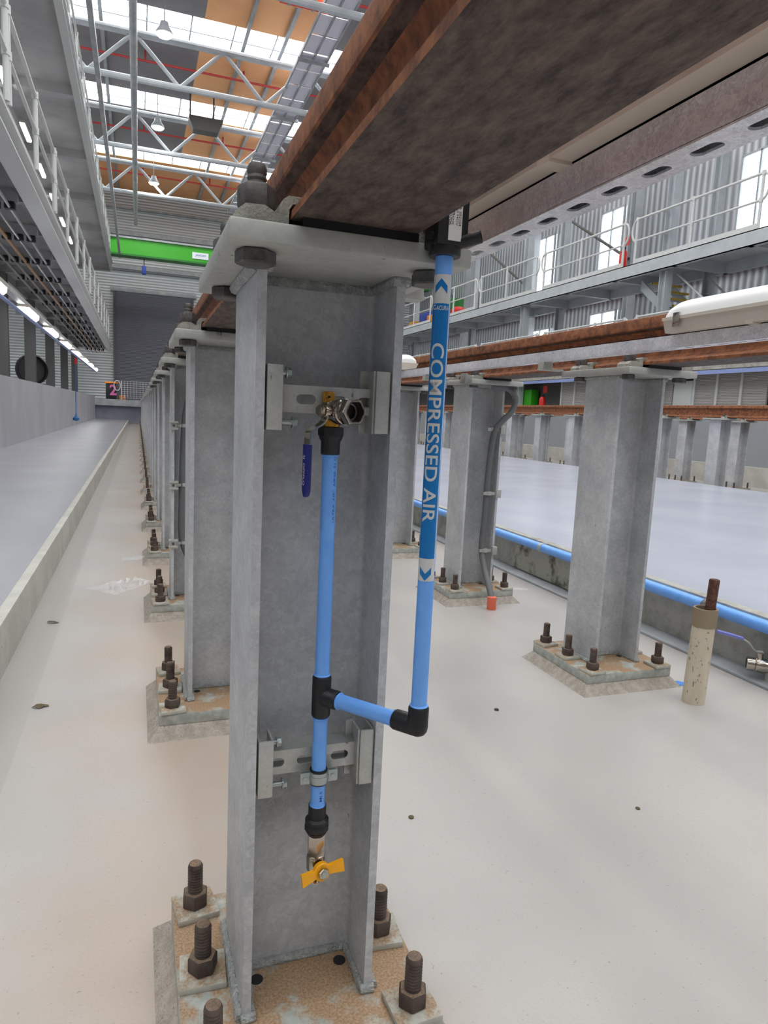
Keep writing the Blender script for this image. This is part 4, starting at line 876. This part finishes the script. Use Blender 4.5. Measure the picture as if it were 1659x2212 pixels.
for k, y in enumerate((12.1, 17.6, 23.1, 28.9, 34.3)):
    t = thing('sprinkler_pipe', '%s thin red sprinkler pipe crossing under the roof' % nth(k), 'pipe', (3, y, 11.4), 'red sprinkler pipes')
    MB().cyl((-9, y, 11.45), (15.2, y, 11.45), .035, 8).build('pipe_run', dull_red, t)
    for i in range(6): MB().cyl((-3+3*i, y, 11.45), (-3+3*i, y, 11.75), .03, 6).build('hanger', dull_red, t)
hbn = 0
for y in (31.8, 25.45, 19.1, 12.75, 6.4, .05, -6.3):
    for x in (.42, 6.2, -5.6):
        if x < 0 and y > 8: continue
        t = thing('high_bay_lamp', 'x', 'lamp', (x, y, 10.3), 'high bay lamps')
        t['label'] = 'round bright high bay lamp under the roof, %s from the far end, %s row' % (('first', 'second', 'third', 'fourth', 'fifth', 'sixth', 'seventh')[[31.8, 25.45, 19.1, 12.75, 6.4, .05, -6.3].index(y)], 'middle' if x == .42 else 'right' if x > 1 else 'left')
        MB().lathe((x, y, 10.42), (0, 0, 1), [(0, .22), (.05, .22), (.2, .12), (.3, .10)], 18).build('housing', paint_grey, t)
        MB().lathe((x, y, 10.38), (0, 0, 1), [(0, .16), (.04, .20)], 18).build('lens', highbay_m, t)
        MB().cyl((x, y, 10.7), (x, y, 11.75), .015, 6).build('suspension', galv_dull, t)
ht = thing('unit_heater', 'dark grey box heater hanging under the second skylight strip', 'heater', (1.9, 25.6, 10.6))
MB().prism([(1.45, 11.0), (2.6, 11.0), (2.6, 10.9), (2.45, 10.55), (1.6, 10.55), (1.45, 10.9)], 'y', 25.3, 25.75).build('casing', dark_col, ht)
for x in (1.5, 2.3): MB().cyl((x, 25.5, 11.0), (x, 25.5, 11.75), .03, 6).build('hanger', dark_col, ht)
gw = thing('cable_gangway', 'pale perforated gangway hung lengthwise under the trusses', 'gangway', (4.3, 22, 10.5))
for i in range(26):
    y = 10+.98*i
    for x0, x1 in ((3.98, 4.32), (4.36, 4.70)):
        b = MB().box(x0, x1, y, y+.9, 10.62, 10.64)
        b.build('grating_panel', mesh_grey, gw)
for x in (3.96, 4.34, 4.72): MB().box(x-.02, x+.02, 9.9, 35.6, 10.56, 10.66).build('side_rail', galv_dull, gw)
for i in range(7): y = 11+4*i; MB().box(3.9, 4.8, y-.04, y+.04, 10.48, 10.56).build('cross_bar', galv_dull, gw)
rc = thing('roof_duct', 'bright orange red duct piece high under the roof, top edge', 'duct', (3.2, 15.0, 10.8))
MB().cyl((3.0, 16.9, 10.95), (4.15, 16.9, 10.95), .26, 18).build('duct', orange_red, rc)
for x in (3.2, 3.8): MB().lathe((x, 16.9, 10.95), (1, 0, 0), [(0, .26), (.005, .275), (.055, .275), (.06, .26)], 18).build('band', galv_dull, rc)
# ------------------------------------------------------------------ far end
cr = thing('gantry_crane', 'bright green crane girder across the far end with a white sign', 'crane', (3, 35.4, 8))
MB().box(-8.5, 15, 35.1, 35.7, 8.02, 8.72).build('girder', green, cr)
MB().box(-8.5, 15, 35.0, 35.8, 8.72, 8.80).build('top_flange', galv_dull, cr)
MB().box(-8.5, 15, 35.05, 35.75, 7.94, 8.02).build('bottom_flange', green_d, cr)
sg = MB().box(2.28, 3.05, 35.06, 35.10, 8.16, 8.46).build('sign', signwhite, cr, 'white sign plate')
bm_part(text_mesh('JAWORD', .50, .13, .01, 1, 2), lambda u, v: (2.41+u+v*.25, 35.055, 8.25+v), 'sign_print', signblue, cr)
MB().box(-.05, .15, 35.3, 35.5, 7.2, 7.6, .03).build('hook_block', signblue, cr)
MB().cyl((.05, 35.4, 7.6), (.05, 35.4, 7.95), .02, 6).build('hoist_chain', darkmat, cr)
fe = thing('mesh_fence', 'grey wire mesh fence at the far end of the pit', 'fence', (1, YE+.1, 1.15))
for x in (-1.05, 1.0, 3.0, 5.0): MB().cyl((x, YE+.1, 1.125), (x, YE+.1, 2.12), .03, 8).build('fence_post', paint_light, fe)
b = MB()
for i in range(9): b.cyl((-1.05, YE+.1, 1.25+.105*i), (5, YE+.1, 1.25+.105*i), .009, 5)
for i in range(41): b.cyl((-1.05+.15*i, YE+.1, 1.2), (-1.05+.15*i, YE+.1, 2.12), .009, 5)
b.build('wire_mesh', paint_light, fe)
b = MB().tube([(-1.25+.15*math.cos(a), YE+.05, 1.85+.25*math.sin(a)) for a in [2*math.pi*i/20 for i in range(21)]], .025, 8); b.build('gate_hoop', paint_light, fe)
pp = thing('barrow', 'dark trolley with a yellow top and pink number two at the far end', 'trolley', (-1.6, YE+.25, 1.12))
MB().box(-1.8, -1.3, YE+.2, YE+.5, 1.15, 1.95, .03).build('trolley_body', darkmat, pp)
MB().box(-1.85, -1.2, YE+.15, YE+.5, 1.95, 2.03).build('yellow_top', orange_m, pp)
tw = text_mesh('2', .34, .55, .03, 1, 2); bm_part(tw, lambda u, v: (-1.62+u, YE+.185, 1.35+v), 'number', pink, pp)
MB().box(-1.15, -.85, YE+.15, YE+.45, 1.12, 1.38, .03).build('orange_crate', orange_m, None, 'small orange crate on the ledge at the far end of the pit', 'crate')
struct('floor_end', MB().box(-2.6, 15, YE+.3, 38.6, .9, 1.12), concrete)
# ------------------------------------------------------------------ right side: two level walkway
XW = 10.75
uw = thing('two_level_walkway', 'pale grey two level steel walkway crossing the right side', 'walkway', (11.4, 18, 4.5))
MB().box(XW, XW+.02, 2, 34, 4.46, 4.75).box(XW, XW+.12, 2, 34, 4.46, 4.48).box(XW, XW+.12, 2, 34, 4.73, 4.75).build('edge_channel', paint_grey, uw)
MB().box(XW+.02, 12.3, 2, 34, 4.69, 4.74).build('deck_plate', paint_grey, uw)
for i in range(15): y = 3.5+2.0*i; MB().box(XW+.02, 12.3, y-.06, y+.06, 4.46, 4.69).build('cross_beam', paint_grey, uw)
MB().box(12.18, 12.3, 2, 34, 4.46, 4.69).build('inner_channel', paint_grey, uw)
for i in range(6):
    y0 = 5.5+3.9*i; guard(XW+.06, y0, y0+3.46, 4.75, 'white tube guard rail on the upper right walkway, %s section from the right' % nth(i), 'guard rails of the upper right walkway', 3, 1.02, paint_light, .026, True, True)
for i, y in enumerate((5.9, 11.9, 17.9, 23.9, 29.9)):
    for x, w_ in ((XW+.2, 'front'), (12.2, 'rear')):
        MB().box(x-.1, x+.1, y-.10, y-.085, 1.28, 9.2).box(x-.1, x+.1, y+.085, y+.10, 1.28, 9.2).box(x-.01, x+.01, y-.085, y+.085, 1.28, 9.2).build('column', paint_grey, uw)
MB().box(XW+.1, 12.4, 2, 34, 9.2, 9.5).build('roof_girder', galv_dull, uw)
MB().box(XW, 12.3, 2, 34, 2.18, 2.36).build('lower_deck', concrete_edge, uw)
MB().box(XW-.02, XW, 2, 34, 2.08, 2.16).build('lower_edge', blue_band, uw)
for i in range(7):
    y0 = 5.2+3.9*i; guard(XW+.06, y0, y0+3.46, 2.36, 'white tube guard rail on the lower right walkway, %s section from the right' % nth(i), 'guard rails of the lower right walkway', 4, 1.15, paint_light, .026, False, True)
# roller blinds below the lower walkway
for i in range(11):
    y = 9.0+.62*i
    if i in (3, 7): continue
    t = thing('roller_shutter', '%s beige roller shutter from the right under the lower walkway' % nth(i), 'shutter', (10.95, y+.3, 1.28), 'roller blinds under the right walkway')
    MB().box(11.09, 11.13, y, y+.56, 1.28, 2.15).build('curtain', shutter_beige, t)
    MB().box(11.06, 11.14, y+.56, y+.62, 1.28, 2.15).build('frame_post', paint_light, t)
MB().box(11.07, 11.27, 10.88, 11.44, 1.28, 2.0, .02).build('wall_cabinet', paint_light, None, 'pale grey cabinet between the roller blinds, just right of the post', 'cabinet')
MB().box(11.4, 11.6, 2, 34, 1.28, 2.17).build('back_panel', dark_col, None, 'dark panel wall behind the roller blinds under the right walkway', 'panel')
for k, (y, z, lab) in enumerate(((13.5, 4.80, 'red fire extinguisher on the upper right walkway beside a column'), (16.6, 1.28, 'red fire extinguisher under the right walkway, seen through the conduit loop'))):
    t = thing('fire_extinguisher', lab, 'extinguisher', (11.0, y, z), 'fire extinguishers')
    MB().lathe((10.98, y, z), (0, 0, 1), [(0, .085), (.03, .095), (.36, .095), (.42, .06), (.44, .03)], 18).build('cylinder', red, t)
    MB().box(10.96, 11.0, y-.05, y+.05, z+.44, z+.50).cyl((10.98, y, z+.42), (10.98, y, z+.5), .02, 8).build('valve_head', darkmat, t)
    MB().box(11.05, 11.06, y-.1, y+.1, z+.55, z+.75).build('marker_sign', red, t)
sta = thing('steel_stair', 'grey steel stair with yellow treads descending from the upper right walkway', 'stair', (11.8, 11, 2.3))
for x in (11.2, 12.1):
    b = MB(); b.prism([(13.0, 4.46), (13.0, 4.22), (10.6, 2.36), (10.35, 2.36), (10.35, 2.42)], 'x', x-.02, x+.02); b.build('stringer', paint_grey, sta)
for i in range(9):
    y = 12.75-.25*i; z = 4.35-.205*i
    tr = MB().box(11.22, 12.08, y-.12, y+.12, z-.03, z).build('tread', galv_dull, sta)
    MB().box(11.22, 12.08, y-.135, y-.08, z-.035, z+.004).build('nosing', stair_yellow, tr)
for x in (11.2, 12.1):
    MB().cyl((x, 11.85, 4.42), (x, 10.4, 3.3), .024, 8).cyl((x, 10.6, 2.4), (x, 10.6, 3.45), .024, 8).build('handrail', paint_light, sta)
# far right clutter on the two decks
MB().box(11.45, 12.1, 24.6, 25.8, 4.745, 5.75, .06).build('covered_crate', green_d, None, 'dark green covered crate behind the railing of the upper right walkway', 'crate')
MB().box(11.4, 12.0, 26.2, 27.6, 4.745, 5.45, .06).build('covered_crate', blue_tarp, None, 'blue covered crate behind the railing of the upper right walkway', 'crate')
MB().lathe((11.25, 23.3, 4.75), (0, 0, 1), [(0, .2), (.1, .3), (.3, .3), (.42, .16), (.45, .02)], 16).build('float_ball', red, None, 'round red buoy like ball on the upper right walkway', 'ball')
MB().box(11.05, 11.4, 25.3, 25.9, 4.74, 5.15, .04).build('tool_case', orange_m, None, 'orange tool case on the upper right walkway by the green crate', 'case')
MB().box(11.05, 11.35, 27.3, 27.9, 4.74, 5.1, .04).build('tool_case', mat('amber_plastic', (206, 150, 40), .5), None, 'amber tool case on the upper right walkway near the blue crate', 'case')
MB().box(11.3, 11.9, 21.0, 21.6, 2.36, 3.25, .04).build('pallet_bin', orange_m, None, 'orange bin on the lower right walkway', 'bin')
MB().box(11.08, 11.36, 17.4, 18.4, 1.28, 1.95, .03).build('green_bin', green, None, 'bright green bin under the right walkway, seen inside the conduit loop', 'bin')
MB().box(10.95, 11.3, 20.2, 21.2, 1.28, 1.95, .03).build('orange_machine', orange_m, None, 'orange machine housing under the right walkway, left of the conduit post', 'machine')
for k, y in enumerate((8.0, 17.9, 23.9, 29.9)):
    MB().box(14.6, 14.9, y-.12, y-.10, 1.28, 11.6).box(14.6, 14.9, y+.10, y+.12, 1.28, 11.6).box(14.74, 14.76, y-.1, y+.1, 1.28, 11.6).build('wall_column', paint_grey, None, '%s tall grey column against the right wall' % nth(k), 'column', 'columns against the right wall')
    MB().cyl((14.6, y, 6.3), (14.6, y+5.5, 9.5), .05, 8).build('wall_brace', dark_col, None, 'diagonal brace beside the %s column of the right wall' % nth(k), 'brace', 'wall braces')
MB().box(14.9, 15.15, 2, 38, 5.3, 5.5).build('wall_beam', dull_red, None, 'long dull red beam along the right wall below the windows', 'beam')
# roller doors and ladders hinted behind: one big pale roller curtain at upper right
MB().box(15.05, 15.15, 8.8, 12.4, 4.2, 8.2).build('roller_curtain', clad_right, None, 'tall pale ribbed roller curtain on the right wall', 'curtain')
